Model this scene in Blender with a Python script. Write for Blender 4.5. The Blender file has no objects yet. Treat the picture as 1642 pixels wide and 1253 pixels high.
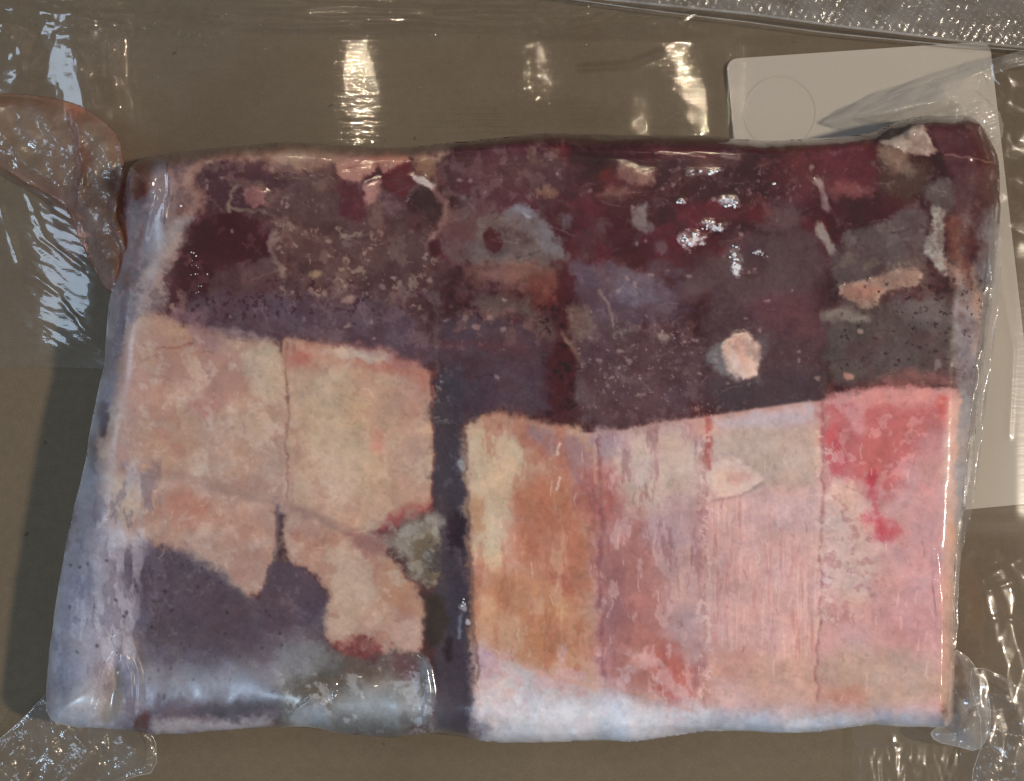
import bpy, math, random
import numpy as np
from mathutils import Vector

# ------------------------------------------------------------------ camera
SC = bpy.context.scene
COL = SC.collection
W, H = 1642.0, 1253.0
CAM = np.array([0.0, -0.062, 0.56])
TILT = math.radians(6.3)
LENS, SENSOR = 50.0, 36.0
cam = bpy.data.cameras.new('camera')
cam.lens = LENS; cam.sensor_width = SENSOR; cam.sensor_fit = 'HORIZONTAL'
cam.clip_start = 0.01; cam.clip_end = 50
cam_o = bpy.data.objects.new('camera', cam); COL.objects.link(cam_o)
cam_o.location = CAM; cam_o.rotation_euler = (TILT, 0, 0)
SC.camera = cam_o

# ------------------------------------------------------------------ light
world = bpy.data.worlds.new('World'); SC.world = world; world.use_nodes = True
wb = world.node_tree.nodes['Background']
wb.inputs[0].default_value = (0.82, 0.86, 1.0, 1); wb.inputs[1].default_value = 0.12

def area(name, loc, target, size, power, color, size_y=None, shape='DISK'):
    l = bpy.data.lights.new(name, 'AREA'); l.energy = power; l.color = color
    l.shape = shape; l.size = size
    if size_y: l.size_y = size_y
    o = bpy.data.objects.new(name, l); COL.objects.link(o); o.location = loc
    o.rotation_euler = (Vector(target) - Vector(loc)).to_track_quat('-Z', 'Y').to_euler()
    return o
WARM = (1.0, 0.80, 0.55); COOL = (0.62, 0.80, 1.0)
# recessed ceiling spots beyond the counter, one key lamp to the right, a window to the left
area('ceiling_lamp', (-0.287, 0.79, 2.0), (0, 0, 0), 0.018, 1.0, WARM)
area('ceiling_lamp', (0.05, 0.79, 2.0), (0, 0, 0), 0.011, 0.28, WARM)
area('ceiling_lamp', (0.31, 0.79, 2.0), (0, 0, 0), 0.017, 0.8, WARM)
area('ceiling_lamp', (1.45, -0.15, 1.70), (0, 0, 0), 0.13, 41.0, (1.0, 0.84, 0.66))
area('window_light', (-1.9, 0.45, 1.5), (0, 0, 0.02), 0.55, 13.0, COOL, 0.9, 'RECTANGLE')
area('window_light', (-0.75, -1.25, 0.85), (0, 0, 0.02), 0.42, 14.0, (0.58, 0.79, 1.0), 0.36, 'RECTANGLE')

vs = SC.view_settings
vs.view_transform = 'Standard'; vs.look = 'None'; vs.gamma = 1.0; vs.exposure = 0.0
SC.cycles.transparent_max_bounces = 24
SC.cycles.max_bounces = 5
SC.cycles.use_adaptive_sampling = True; SC.cycles.adaptive_threshold = 0.02
SC.cycles.use_denoising = True
SC.cycles.sample_clamp_indirect = 4

# colour as it reads under this room light -> surface albedo (one constant white balance for everything)
LF = np.array([0.87, 0.84, 0.78])
def lin(c):
    c = np.asarray(c, float) / 255.0
    return np.where(c <= 0.04045, c / 12.92, ((c + 0.055) / 1.055) ** 2.4)
def alb(c): return np.clip(lin(c) / LF, 0, 0.92)
def rgba(c): return tuple(float(v) for v in alb(c)) + (1.0,)

# ------------------------------------------------------------------ helpers
CT, ST = math.cos(TILT), math.sin(TILT)
def place(px, py, z):
    """ground position, at height z, of a spot measured on the photograph"""
    px = np.asarray(px, float); py = np.asarray(py, float); z = np.asarray(z, float)
    k = SENSOR / LENS / W
    dx = (px - W / 2) * k; dy = -(py - H / 2) * k; dz = -1.0
    wy = dy * CT - dz * ST; wz = dy * ST + dz * CT
    t = (z - CAM[2]) / wz
    return np.stack([CAM[0] + dx * t, CAM[1] + wy * t, z + 0 * t], -1)
MPP = float(np.linalg.norm(place(822, 626, 0.0) - place(821, 626, 0.0)))   # metres per photo pixel

TABS = {}
def vnoise(x, y, seed):
    if seed not in TABS: TABS[seed] = np.random.RandomState(seed).rand(256, 256)
    tab = TABS[seed]
    xi = np.floor(x).astype(int); yi = np.floor(y).astype(int)
    fx = x - xi; fy = y - yi
    fx = fx * fx * fx * (fx * (fx * 6 - 15) + 10); fy = fy * fy * fy * (fy * (fy * 6 - 15) + 10)
    a = tab[xi & 255, yi & 255]; b = tab[(xi + 1) & 255, yi & 255]
    c = tab[xi & 255, (yi + 1) & 255]; d = tab[(xi + 1) & 255, (yi + 1) & 255]
    return (a * (1 - fx) + b * fx) * (1 - fy) + (c * (1 - fx) + d * fx) * fy
def fbm(x, y, s, seed, octv=4, rough=0.5):
    """0..1 noise, s = feature size in photo pixels"""
    t = 0; a = 1; n = 0
    for i in range(octv):
        c, q = math.cos(0.7 * i + seed), math.sin(0.7 * i + seed)
        t = t + a * vnoise((x * c - y * q) / s * 2 ** i + 37.2 * i, (x * q + y * c) / s * 2 ** i + 11.7 * i, seed * 13 + i)
        n += a; a *= rough
    return t / n
def sstep(a, b, v):
    t = np.clip((v - a) / (b - a), 0, 1); return t * t * (3 - 2 * t)
def seg_dist(x, y, pts, closed):
    """distance, nearest segment and parameter"""
    pts = np.asarray(pts, float); n = len(pts)
    best = np.full(x.shape, 1e9); bi = np.zeros(x.shape, int); bt = np.zeros(x.shape)
    for i in range(n if closed else n - 1):
        ax, ay = pts[i]; bx, by = pts[(i + 1) % n]
        L = (bx - ax) ** 2 + (by - ay) ** 2 + 1e-9
        t = np.clip(((x - ax) * (bx - ax) + (y - ay) * (by - ay)) / L, 0, 1)
        d = np.hypot(x - ax - t * (bx - ax), y - ay - t * (by - ay))
        m = d < best
        best = np.where(m, d, best); bi = np.where(m, i, bi); bt = np.where(m, t, bt)
    return best, bi, bt
def inside(x, y, pts):
    pts = np.asarray(pts, float); r = np.zeros(x.shape, bool); n = len(pts)
    for i in range(n):
        ax, ay = pts[i]; bx, by = pts[(i + 1) % n]
        c = ((ay > y) != (by > y)) & (x < (bx - ax) * (y - ay) / (by - ay + 1e-12) + ax)
        r ^= c
    return r
def sdist(x, y, pts):
    d, i, t = seg_dist(x, y, pts, True)
    return np.where(inside(x, y, pts), -d, d)
def smooth_pts(pts, it=2):
    p = [tuple(q) for q in pts]
    for _ in range(it):
        o = []
        for i in range(len(p)):
            a, b = p[i], p[(i + 1) % len(p)]
            o.append((a[0] * .75 + b[0] * .25, a[1] * .75 + b[1] * .25)); o.append((a[0] * .25 + b[0] * .75, a[1] * .25 + b[1] * .75))
        p = o
    return p
def box_blur(a, r):
    for ax in (0, 1):
        pad = [(0, 0), (0, 0)]; pad[ax] = (r + 1, r)
        c = np.cumsum(np.pad(a, pad, mode='edge'), axis=ax)
        n = a.shape[ax]
        hi = np.take(c, np.arange(2 * r + 1, 2 * r + 1 + n), axis=ax); lo = np.take(c, np.arange(0, n), axis=ax)
        a = (hi - lo) / (2 * r + 1)
    return a

def tag(o, label=None, cat=None, group=None, kind=None):
    if label: o['label'] = label
    if cat: o['category'] = cat
    if group: o['group'] = group
    if kind: o['kind'] = kind
    return o
def mesh_obj(name, verts, faces, mat, parent=None, colors=None, smooth=True):
    me = bpy.data.meshes.new(name)
    verts = np.asarray(verts, np.float32)
    if isinstance(faces, np.ndarray):
        nf, k = faces.shape
        me.vertices.add(len(verts)); me.vertices.foreach_set('co', verts.ravel())
        me.loops.add(nf * k); me.loops.foreach_set('vertex_index', faces.ravel().astype(np.int32))
        me.polygons.add(nf); me.polygons.foreach_set('loop_start', np.arange(0, nf * k, k, dtype=np.int32))
        me.update(calc_edges=True); me.validate()
    else:
        me.from_pydata([tuple(map(float, v)) for v in verts], [], faces); me.update()
    if colors is not None:
        at = me.color_attributes.new('tone', 'FLOAT_COLOR', 'POINT')
        c = np.ones((len(verts), 4), np.float32); c[:, :colors.shape[1]] = colors
        at.data.foreach_set('color', c.ravel())
    if smooth: me.polygons.foreach_set('use_smooth', np.ones(len(me.polygons), bool))
    me.materials.append(mat)
    o = bpy.data.objects.new(name, me); COL.objects.link(o)
    if parent: o.parent = parent
    return o
def empty(name, loc):
    o = bpy.data.objects.new(name, None); COL.objects.link(o); o.location = loc; o.empty_display_size = 0.02
    return o
def put(o, parent):
    """parent while keeping world-space vertices"""
    o.parent = parent; o.location = -Vector(parent.location)
    return o

# ------------------------------------------------------------------ materials
def new_mat(name):
    m = bpy.data.materials.new(name); m.use_nodes = True
    nt = m.node_tree; nt.nodes.clear()
    out = nt.nodes.new('ShaderNodeOutputMaterial')
    return m, nt, out
def nd(nt, t, **kw):
    n = nt.nodes.new(t)
    for k, v in kw.items():
        if hasattr(n, k): setattr(n, k, v)
        else: n.inputs[k.replace('_', ' ')].default_value = v
    return n
def noise(nt, scale, detail=4, rough=0.6, stretch=None, rot=0):
    tc = nt.nodes.new('ShaderNodeNewGeometry'); mp = nt.nodes.new('ShaderNodeMapping')
    nt.links.new(tc.outputs['Position'], mp.inputs['Vector'])
    if stretch: mp.inputs['Scale'].default_value = stretch
    mp.inputs['Rotation'].default_value = (0, 0, rot)
    n = nt.nodes.new('ShaderNodeTexNoise'); n.inputs['Scale'].default_value = scale
    n.inputs['Detail'].default_value = detail; n.inputs['Roughness'].default_value = rough
    nt.links.new(mp.outputs[0], n.inputs['Vector'])
    return n
def maprange(nt, src, a, b, c, d):
    m = nt.nodes.new('ShaderNodeMapRange')
    nt.links.new(src, m.inputs[0])
    for i, v in enumerate((a, b, c, d)): m.inputs[i + 1].default_value = v
    return m
def math_n(nt, op, a, b):
    m = nt.nodes.new('ShaderNodeMath'); m.operation = op
    for i, v in enumerate((a, b)):
        if isinstance(v, (int, float)): m.inputs[i].default_value = v
        else: nt.links.new(v, m.inputs[i])
    return m
def bump(nt, h, strength, dist, prev=None):
    b = nt.nodes.new('ShaderNodeBump'); b.inputs['Strength'].default_value = strength; b.inputs['Distance'].default_value = dist
    nt.links.new(h, b.inputs['Height'])
    if prev is not None: nt.links.new(prev, b.inputs['Normal'])
    return b.outputs[0]

def flesh_mat(name, rough, grain, sss):
    m, nt, out = new_mat(name)
    at = nt.nodes.new('ShaderNodeVertexColor'); at.layer_name = 'tone'
    n1 = noise(nt, 900, 3, 0.7); n2 = noise(nt, 260, 5, 0.65)
    v1 = maprange(nt, n1.outputs[0], 0.25, 0.75, 1 - grain, 1 + grain)
    v2 = maprange(nt, n2.outputs[0], 0.25, 0.75, 1 - grain * 1.0, 1 + grain * 1.0)
    mu = math_n(nt, 'MULTIPLY', v1.outputs[0], v2.outputs[0])
    mx = nt.nodes.new('ShaderNodeVectorMath'); mx.operation = 'SCALE'
    nt.links.new(at.outputs['Color'], mx.inputs[0]); nt.links.new(mu.outputs[0], mx.inputs['Scale'])
    p = nt.nodes.new('ShaderNodeBsdfPrincipled')
    nt.links.new(mx.outputs[0], p.inputs['Base Color'])
    p.inputs['Roughness'].default_value = rough; p.inputs['Specular IOR Level'].default_value = 0.06
    b = bump(nt, n2.outputs[0], 0.12, 0.0004); b = bump(nt, n1.outputs[0], 0.12, 0.0002, b)
    nt.links.new(b, p.inputs['Normal'])
    nt.links.new(p.outputs[0], out.inputs[0])
    return m

def film_mat(name, tint=(0.97, 0.97, 0.97), frost=0.0, frost_col=(0.8, 0.82, 0.85), rough=0.07, fine=0.3, wave=0.3,
             stretch=None, rot=0.0, fine_scale=420, use_tone=False, pattern=False, glitter=0.0, frost_attr=False, haze=0.28, haze_amt=0.45, ior=1.5, frost_noise=True):
    """thin clear plastic: clear where you look straight on, mirror-like by Fresnel, a little milky"""
    m, nt, out = new_mat(name)
    n1 = noise(nt, fine_scale, 3, 0.6, stretch, rot)
    n2 = noise(nt, 90, 4, 0.6, stretch, rot)
    b = bump(nt, n2.outputs[0], wave, 0.004)
    b = bump(nt, n1.outputs[0], fine, 0.001, b)
    if glitter:
        ng = noise(nt, 1300, 2, 0.6); b = bump(nt, ng.outputs[0], glitter, 0.0006, b)
    if pattern:
        for sg in (1, -1):
            wv = nt.nodes.new('ShaderNodeTexWave'); wv.inputs['Scale'].default_value = 110
            mp = nt.nodes.new('ShaderNodeMapping'); g = nt.nodes.new('ShaderNodeNewGeometry')
            mp.inputs['Rotation'].default_value = (0, 0, sg * 0.62 - 0.1)
            nt.links.new(g.outputs['Position'], mp.inputs[0]); nt.links.new(mp.outputs[0], wv.inputs[0])
            wv.inputs['Distortion'].default_value = 0.6
            b = bump(nt, wv.outputs['Fac'], 0.16, 0.0009, b)
    # Schlick reflectance, the same from both sides of the thin sheet
    g0 = nt.nodes.new('ShaderNodeNewGeometry'); dp = nt.nodes.new('ShaderNodeVectorMath'); dp.operation = 'DOT_PRODUCT'
    nt.links.new(b, dp.inputs[0]); nt.links.new(g0.outputs['Incoming'], dp.inputs[1])
    ab = math_n(nt, 'ABSOLUTE', dp.outputs['Value'], 0.0); om = math_n(nt, 'SUBTRACT', 1.0, ab.outputs[0])
    pw = math_n(nt, 'POWER', om.outputs[0], 5.0); mm = math_n(nt, 'MULTIPLY', pw.outputs[0], 0.93)
    fr = math_n(nt, 'ADD', mm.outputs[0], 0.055)
    tr = nt.nodes.new('ShaderNodeBsdfTransparent'); tr.inputs[0].default_value = (*tint, 1)
    if use_tone:
        at = nt.nodes.new('ShaderNodeVertexColor'); at.layer_name = 'tone'
        nt.links.new(at.outputs['Color'], tr.inputs[0])
    gl = nt.nodes.new('ShaderNodeBsdfGlossy'); gl.inputs['Roughness'].default_value = rough
    gl.inputs[0].default_value = (1, 1, 1, 1)
    nt.links.new(b, gl.inputs['Normal'])
    if frost_attr:
        fa = nt.nodes.new('ShaderNodeVertexColor'); fa.layer_name = 'tone'
        rr = maprange(nt, fa.outputs['Color'], 0, 1, rough, 0.55); nt.links.new(rr.outputs[0], gl.inputs['Roughness'])
    base = tr.outputs[0]
    if frost > 0:
        df = nt.nodes.new('ShaderNodeBsdfDiffuse'); df.inputs[0].default_value = (*frost_col, 1); nt.links.new(b, df.inputs['Normal'])
        tl = nt.nodes.new('ShaderNodeBsdfTranslucent'); tl.inputs[0].default_value = (*frost_col, 1)
        ms = nt.nodes.new('ShaderNodeMixShader'); ms.inputs[0].default_value = 0.35
        nt.links.new(df.outputs[0], ms.inputs[1]); nt.links.new(tl.outputs[0], ms.inputs[2])
        n3 = noise(nt, 55, 5, 0.6)
        f = maprange(nt, n3.outputs[0], 0.3, 0.7, frost * (0.35 if frost_noise else 1), frost * (1.6 if frost_noise else 1))
        if frost_attr:
            fb = maprange(nt, fa.outputs['Color'], 0, 1, 0, 0.10); f = math_n(nt, 'ADD', f.outputs[0], fb.outputs[0])
        m2 = nt.nodes.new('ShaderNodeMixShader'); nt.links.new(f.outputs[0], m2.inputs[0])
        nt.links.new(base, m2.inputs[1]); nt.links.new(ms.outputs[0], m2.inputs[2]); base = m2.outputs[0]
    mx = nt.nodes.new('ShaderNodeMixShader')
    nt.links.new(fr.outputs[0], mx.inputs[0]); nt.links.new(base, mx.inputs[1])
    g2 = nt.nodes.new('ShaderNodeBsdfGlossy'); g2.inputs['Roughness'].default_value = haze; g2.inputs[0].default_value = (1, 1, 1, 1); nt.links.new(b, g2.inputs['Normal'])
    gm = nt.nodes.new('ShaderNodeMixShader'); gm.inputs[0].default_value = haze_amt
    nt.links.new(gl.outputs[0], gm.inputs[1]); nt.links.new(g2.outputs[0], gm.inputs[2]); nt.links.new(gm.outputs[0], mx.inputs[2])
    nt.links.new(mx.outputs[0], out.inputs[0])
    return m

def simple_mat(name, col, rough=0.6, var=0.06, scale=200, spec=0.3, fleck=None):
    m, nt, out = new_mat(name)
    p = nt.nodes.new('ShaderNodeBsdfPrincipled')
    n = noise(nt, scale, 6, 0.65); n2 = noise(nt, 14, 4, 0.6); n3 = noise(nt, 1500, 2, 0.6)
    a = maprange(nt, n.outputs[0], 0.25, 0.75, 1 - var, 1 + var); b2 = maprange(nt, n2.outputs[0], 0.25, 0.75, 1 - var, 1 + var)
    c3 = maprange(nt, n3.outputs[0], 0.25, 0.75, 1 - var * 1.3, 1 + var * 1.3)
    mu = math_n(nt, 'MULTIPLY', a.outputs[0], b2.outputs[0]); mu = math_n(nt, 'MULTIPLY', mu.outputs[0], c3.outputs[0])
    if fleck:
        n4 = noise(nt, 170, 1, 0.5); f = maprange(nt, n4.outputs[0], 0.76, 0.80, 1.0, fleck)
        mu = math_n(nt, 'MULTIPLY', mu.outputs[0], f.outputs[0])
    mx = nt.nodes.new('ShaderNodeVectorMath'); mx.operation = 'SCALE'; mx.inputs[0].default_value = col[:3]
    nt.links.new(mu.outputs[0], mx.inputs['Scale']); nt.links.new(mx.outputs[0], p.inputs['Base Color'])
    p.inputs['Roughness'].default_value = rough; p.inputs['Specular IOR Level'].default_value = spec
    nt.links.new(bump(nt, n.outputs[0], 0.15, 0.0005), p.inputs['Normal'])
    nt.links.new(p.outputs[0], out.inputs[0])
    return m

M_COUNTER = simple_mat('brown_counter', alb((91, 78, 60)), 0.55, 0.11, 260, 0.25, fleck=0.55)
M_LABEL = simple_mat('label_paper', alb((166, 159, 148)), 0.6, 0.02, 500, 0.3)
M_LABEL_MARK = simple_mat('label_imprint', alb((162, 155, 144)), 0.6, 0.02, 500, 0.3)
M_MEAT = flesh_mat('frozen_meat', 0.5, 0.11, 0)
M_FAT = flesh_mat('frozen_fat', 0.55, 0.04, 0)
M_JUICE = flesh_mat('frozen_juice', 0.4, 0.12, 0)
M_SKIN = film_mat('film_tight', (0.98, 0.98, 0.98), 0.010, rough=0.10, fine=0.05, wave=0.012, fine_scale=600, frost_attr=True, haze_amt=0.15)
M_FLAT = film_mat('film_flat', (0.97, 0.97, 0.965), 0.018, rough=0.03, fine=0.07, wave=0.004, stretch=(0.05, 1.0, 1.0), fine_scale=560, glitter=0.003)
M_FLAP = film_mat('film_embossed', (0.9, 0.9, 0.9), 0.14, rough=0.12, fine=0.45, wave=0.25, fine_scale=420, pattern=True)
M_CRUMPLE = film_mat('film_crumpled', (0.95, 0.95, 0.95), 0.05, rough=0.05, fine=0.25, wave=0.5)
M_MILKY = film_mat('film_milky', (0.95, 0.95, 0.97), 0.20, (0.8, 0.85, 0.92), rough=0.06, fine=0.2, wave=0.4)
M_BLOOD = film_mat('film_bloody', use_tone=True, frost=0.15, frost_col=(0.86, 0.70, 0.60), rough=0.05, fine=0.15, wave=0.5)
M_EDGE = film_mat('film_edge', (0.9, 0.9, 0.9), 0.25, (0.75, 0.74, 0.72), rough=0.12, fine=0.1, wave=0.1)
M_ICE = simple_mat('ice_crystals', (0.86, 0.88, 0.9), 0.25, 0.05, 900, 0.6)

# ------------------------------------------------------------------ the counter
c = place([-2200, 3800, 3800, -2200], [2600, 2600, -1600, -1600], [0, 0, 0, 0])
counter = mesh_obj('counter_top', np.concatenate([c, c - [0, 0, 0.03]]),
                   [(0, 1, 2, 3), (7, 6, 5, 4), (0, 4, 5, 1), (1, 5, 6, 2), (2, 6, 7, 3), (3, 7, 4, 0)], M_COUNTER, smooth=False)
tag(counter, 'matt brown counter top under the vacuum bag', None, None, 'structure')

# ------------------------------------------------------------------ frozen block: grid in photo pixels
STEP = 1.8
gx = np.arange(62, 1622, STEP); gy = np.arange(172, 1208, STEP)
X, Y = np.meshgrid(gx, gy)
NY, NX = X.shape
# (x, y, shoulder width in px) round the frozen block, clockwise
OUT = [(205,262,40),(255,248,30),(330,240,22),(400,232,20),(455,226,22),(520,232,20),(600,237,20),(660,236,20),(720,228,18),
 (800,220,20),(870,213,24),(950,217,26),(1040,216,26),(1170,220,24),(1225,226,20),(1330,222,22),(1400,212,20),(1425,199,18),(1475,186,22),
 (1530,188,26),(1548,183,26),(1575,195,36),(1592,232,45),(1604,262,50),(1605,330,60),(1600,400,70),(1592,470,70),(1581,560,64),(1568,680,52),
 (1555,780,40),(1545,840,32),(1536,905,28),(1533,1000,28),(1530,1150,28),(1520,1168,30),(1400,1162,46),(1330,1172,56),(1260,1178,60),(1150,1170,60),
 (1090,1178,64),(1010,1191,74),(960,1187,74),(860,1193,80),(780,1190,80),(740,1180,60),(700,1173,54),(640,1184,74),(560,1180,80),(500,1166,56),
 (440,1166,70),(380,1170,130),(300,1178,150),(240,1180,140),(210,1170,120),(140,1170,80),(86,1160,60),(75,1140,66),(75,1100,84),(80,1030,96),
 (95,920,92),(115,830,72),(140,720,52),(150,660,52),(165,600,52),(170,540,52),(178,460,66),(188,430,74),(198,380,80),(195,320,70)]
OUTP = [(a, b) for a, b, w in OUT]; OUTW = np.array([w for a, b, w in OUT], float)
_wob = 1.6 * (fbm(X, Y, 26, 71) - .5)
def resample(pts, gap):
    p = np.asarray(list(pts) + [pts[0]], float); L = np.r_[0, np.cumsum(np.hypot(*np.diff(p, axis=0).T))]
    t = np.arange(0, L[-1], gap); return np.stack([np.interp(t, L, p[:, 0]), np.interp(t, L, p[:, 1])], -1)
OUTS = resample(smooth_pts(OUTP, 2), 9.0)
OUTS = OUTS + 5.0 * np.stack([fbm(OUTS[:, 0], OUTS[:, 1], 40, 72, 3) - .5, fbm(OUTS[:, 0], OUTS[:, 1], 40, 73, 3) - .5], -1)
def snap(x, y, poly, dist, inset=0.0):
    a = np.asarray(poly); b = np.roll(a, -1, 0); ins = inside(x, y, a)
    m = ~ins & (dist < 26)
    xm, ym = x[m], y[m]; d, i, t = seg_dist(xm, ym, a, True)
    sx = a[i, 0] * (1 - t) + b[i, 0] * t; sy = a[i, 1] * (1 - t) + b[i, 1] * t
    if inset:
        c = a.mean(0); L = np.hypot(c[0] - sx, c[1] - sy); sx = sx + (c[0] - sx) / L * inset; sy = sy + (c[1] - sy) / L * inset
    X2 = x.copy(); Y2 = y.copy(); X2[m] = sx; Y2[m] = sy
    return X2, Y2, ins
od, oi, ot = seg_dist(X + 3 * _wob, Y + 3 * _wob, OUTP, True)
oin = inside(X + 3 * _wob, Y + 3 * _wob, OUTP)
ow = OUTW[oi] * (1 - ot) + OUTW[(oi + 1) % len(OUT)] * ot
ow = np.maximum(box_blur(ow, 9), 14)
DIN = np.where(oin, od, 0)

# warp fields for ragged natural borders
WX = (fbm(X, Y, 60, 1) - .5) * 1.2 + (fbm(X, Y, 18, 2, 4, .65) - .5) * 1.6
WY = (fbm(X, Y, 60, 3) - .5) * 1.2 + (fbm(X, Y, 18, 4, 4, .65) - .5) * 1.6
FINE = fbm(X, Y, 9, 5, 3, .7); MID = fbm(X, Y, 34, 6, 5, .62); BIG = fbm(X, Y, 120, 7, 4, .6); MID2 = fbm(X, Y, 24, 8, 5, .65)

EDGE1 = fbm(X, Y, 22, 15, 5, .7); EDGE2 = fbm(X, Y, 7, 16, 3, .75); THRU = fbm(X, Y, 40, 17, 5, .65)
THRU_A = .35
RGB = np.zeros((NY, NX, 3)); RGB[:] = (74, 50, 50)
RELIEF = np.zeros((NY, NX)); rs0 = np.random.RandomState(12)
def window(pts, m):
    a = np.asarray(pts, float)
    j0 = max(int((a[:, 0].min() - m - gx[0]) / STEP), 0); j1 = min(int((a[:, 0].max() + m - gx[0]) / STEP) + 2, NX)
    i0 = max(int((a[:, 1].min() - m - gy[0]) / STEP), 0); i1 = min(int((a[:, 1].max() + m - gy[0]) / STEP) + 2, NY)
    return slice(i0, max(i1, i0)), slice(j0, max(j1, j0))
def cover(pts, soft, warp, stroke=None):
    w = window(pts, soft + warp * 2 + (stroke or 0) + 4)
    x = X[w] + warp * WX[w] * 1.6; y = Y[w] + warp * WY[w] * 1.6
    if stroke is None: d = sdist(x, y, pts)
    else: d = seg_dist(x, y, pts, False)[0] - stroke / 2
    if warp > 3.5:      # frayed, grainy borders as frozen tissue has
        k = min(warp * 1.5, 13) if stroke is None else min(warp, stroke * .9)
        d = d + k * ((EDGE1[w] - .5) * 1.5 + (EDGE2[w] - .5) * .45)
        soft = soft * 1.5
    return w, 1 - sstep(-soft / 2, soft / 2, d)
def lay(w, m, col, a, dap, relief):
    if dap:
        nz = MID2[w] * .6 + FINE[w] * .4
        m = m * (1 - dap + dap * sstep(.42, .58, nz))
    m = m * a * (1 - THRU_A * sstep(.45, .7, THRU[w]))
    RGB[w] += (np.asarray(col, float) - RGB[w]) * m[..., None]
    if relief: RELIEF[w] += m * relief
def p(pts, col, a=1.0, soft=6, warp=8, dap=0.0, relief=0.0):
    w, m = cover(smooth_pts(pts, 1), soft, warp); lay(w, m, col, a, dap, relief)
def e(cx, cy, rx, ry, col, a=1.0, soft=8, warp=6, dap=0.0, relief=0.0, rot=0.0):
    q = [(cx + rx * math.cos(t) * math.cos(rot) - ry * math.sin(t) * math.sin(rot),
          cy + rx * math.cos(t) * math.sin(rot) + ry * math.sin(t) * math.cos(rot)) for t in np.linspace(0, 6.283, 14)[:-1]]
    w, m = cover(q, soft, warp); lay(w, m, col, a, dap, relief)
def s(pts, width, col, a=1.0, soft=4, warp=4, dap=0.0, relief=0.0):
    w, m = cover(pts, soft, warp, width); lay(w, m, col, a, dap, relief)
def mottle(pts, col, a, size, lo, hi, seed, soft=20, warp=10, relief=0.0, sx=1.0, sy=1.0):
    w, m = cover(pts, soft, warp)
    nz = fbm(X[w] * sx, Y[w] * sy, size, seed, 5, .62)
    lay(w, m * sstep(lo, hi, nz), col, a, 0, relief)
def R(x0, y0, x1, y1): return [(x0, y0), (x1, y0), (x1, y1), (x0, y1)]

# ---- fat territories (used for colour, height and for splitting the parts)
FAT_UL1 = [(218,496),(268,520),(330,528),(400,545),(461,549),(462,700),(462,802),(440,805),(370,792),(300,772),(160,745),(150,720),(165,640),(195,560)]
FAT_UL2 = [(460,545),(500,553),(560,560),(640,575),(688,594),(697,640),(694,720),(692,800),(670,822),(600,856),(560,848),(500,825),(460,806)]
FAT_LLA = [(150,742),(300,770),(370,792),(442,806),(440,880),(428,930),(408,958),(385,950),(350,925),(300,893),(235,868),(190,862),(150,835)]
FAT_LLB = [(456,818),(500,828),(560,850),(610,880),(655,925),(684,975),(672,1055),(640,1065),(590,1045),(520,1030),(525,985),(530,945),(500,912),(455,890)]
FAT_R1 = [(745,690),(765,668),(810,664),(870,680),(950,692),(962,780),(962,1200),(770,1200),(758,1000),(752,850),(745,750)]
FAT_R2 = [(945,686),(1010,690),(1060,680),(1128,668),(1130,1200),(962,1200)]
FAT_R3 = [(1130,668),(1190,662),(1240,655),(1318,648),(1320,1200),(1130,1200)]
FAT_R4 = [(1320,632),(1400,625),(1528,622),(1545,640),(1545,1200),(1319,1200)]

# ================= upper meat =================
p(R(60,170,1640,700), (76,42,44), soft=2, warp=0)
p([(690,210),(1340,205),(1620,180),(1610,420),(700,420)], (70,32,38), .9, 40, 20)
mottle(R(200,220,1600,660), (48,24,30), .8, 80, .47, .66, 21)
mottle(R(200,220,1600,660), (98,64,60), .5, 44, .55, .72, 22)
mottle(R(200,220,1600,660), (104,86,84), .35, 26, .6, .72, 23)
mottle(R(690,220,1330,420), (92,36,44), .75, 50, .48, .64, 24)
# left group top
p([(200,240),(500,222),(720,222),(720,250),(560,262),(480,272),(420,270),(330,272),(280,330),(230,300)], (146,108,90), .95, 14, 10)
p([(385,238),(520,226),(560,238),(470,262),(420,258)], (164,132,106), .85, 10, 10)
p([(560,240),(700,232),(720,244),(660,262),(580,258)], (158,124,104), .8, 8, 8)
p([(280,275),(330,268),(420,262),(450,290),(460,330),(430,345),(360,352),(330,340),(315,320),(318,280)], (76,48,52), .9, 14, 12)
mottle(R(290,260,480,350), (112,80,74), .7, 22, .5, .62, 31)
p([(388,305),(410,298),(430,308),(425,328),(400,330),(388,320)], (150,98,92), .95, 7, 8, relief=.5)
s([(366,345),(372,315),(385,300)], 6, (142,120,98), .8, 4, 5)
s([(366,338),(420,338),(450,352)], 5, (138,118,98), .7, 4, 6)
p([(270,262),(310,256),(322,300),(318,340),(280,350),(268,320)], (150,112,98), .8, 16, 10)
p([(440,290),(520,265),(560,300),(540,330),(620,350),(700,400),(705,480),(560,480),(440,470),(440,380)], (98,72,68), .75, 26, 18)
mottle(R(430,290,710,500), (122,94,84), .6, 30, .54, .66, 33)
mottle(R(430,330,710,500), (76,50,50), .7, 40, .52, .64, 34)
mottle(R(440,320,700,500), (150,122,108), .75, 13, .64, .72, 35)
p([(312,352),(345,345),(400,350),(436,370),(444,400),(420,408),(390,425),(350,432),(335,452),(318,485),(290,500),(268,480),(272,440),(290,400)], (64,28,34), .95, 5, 10)
mottle(R(290,350,440,490), (96,62,62), .6, 16, .56, .66, 36)
p([(335,425),(395,425),(440,412),(450,440),(430,470),(380,470),(330,475)], (92,66,64), .75, 12, 10)
s([(446,372),(434,392),(440,415),(452,432),(456,452)], 10, (140,116,104), .75, 6, 6)
s([(462,385),(466,420),(462,455)], 6, (76,46,46), .7, 5, 6)
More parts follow.
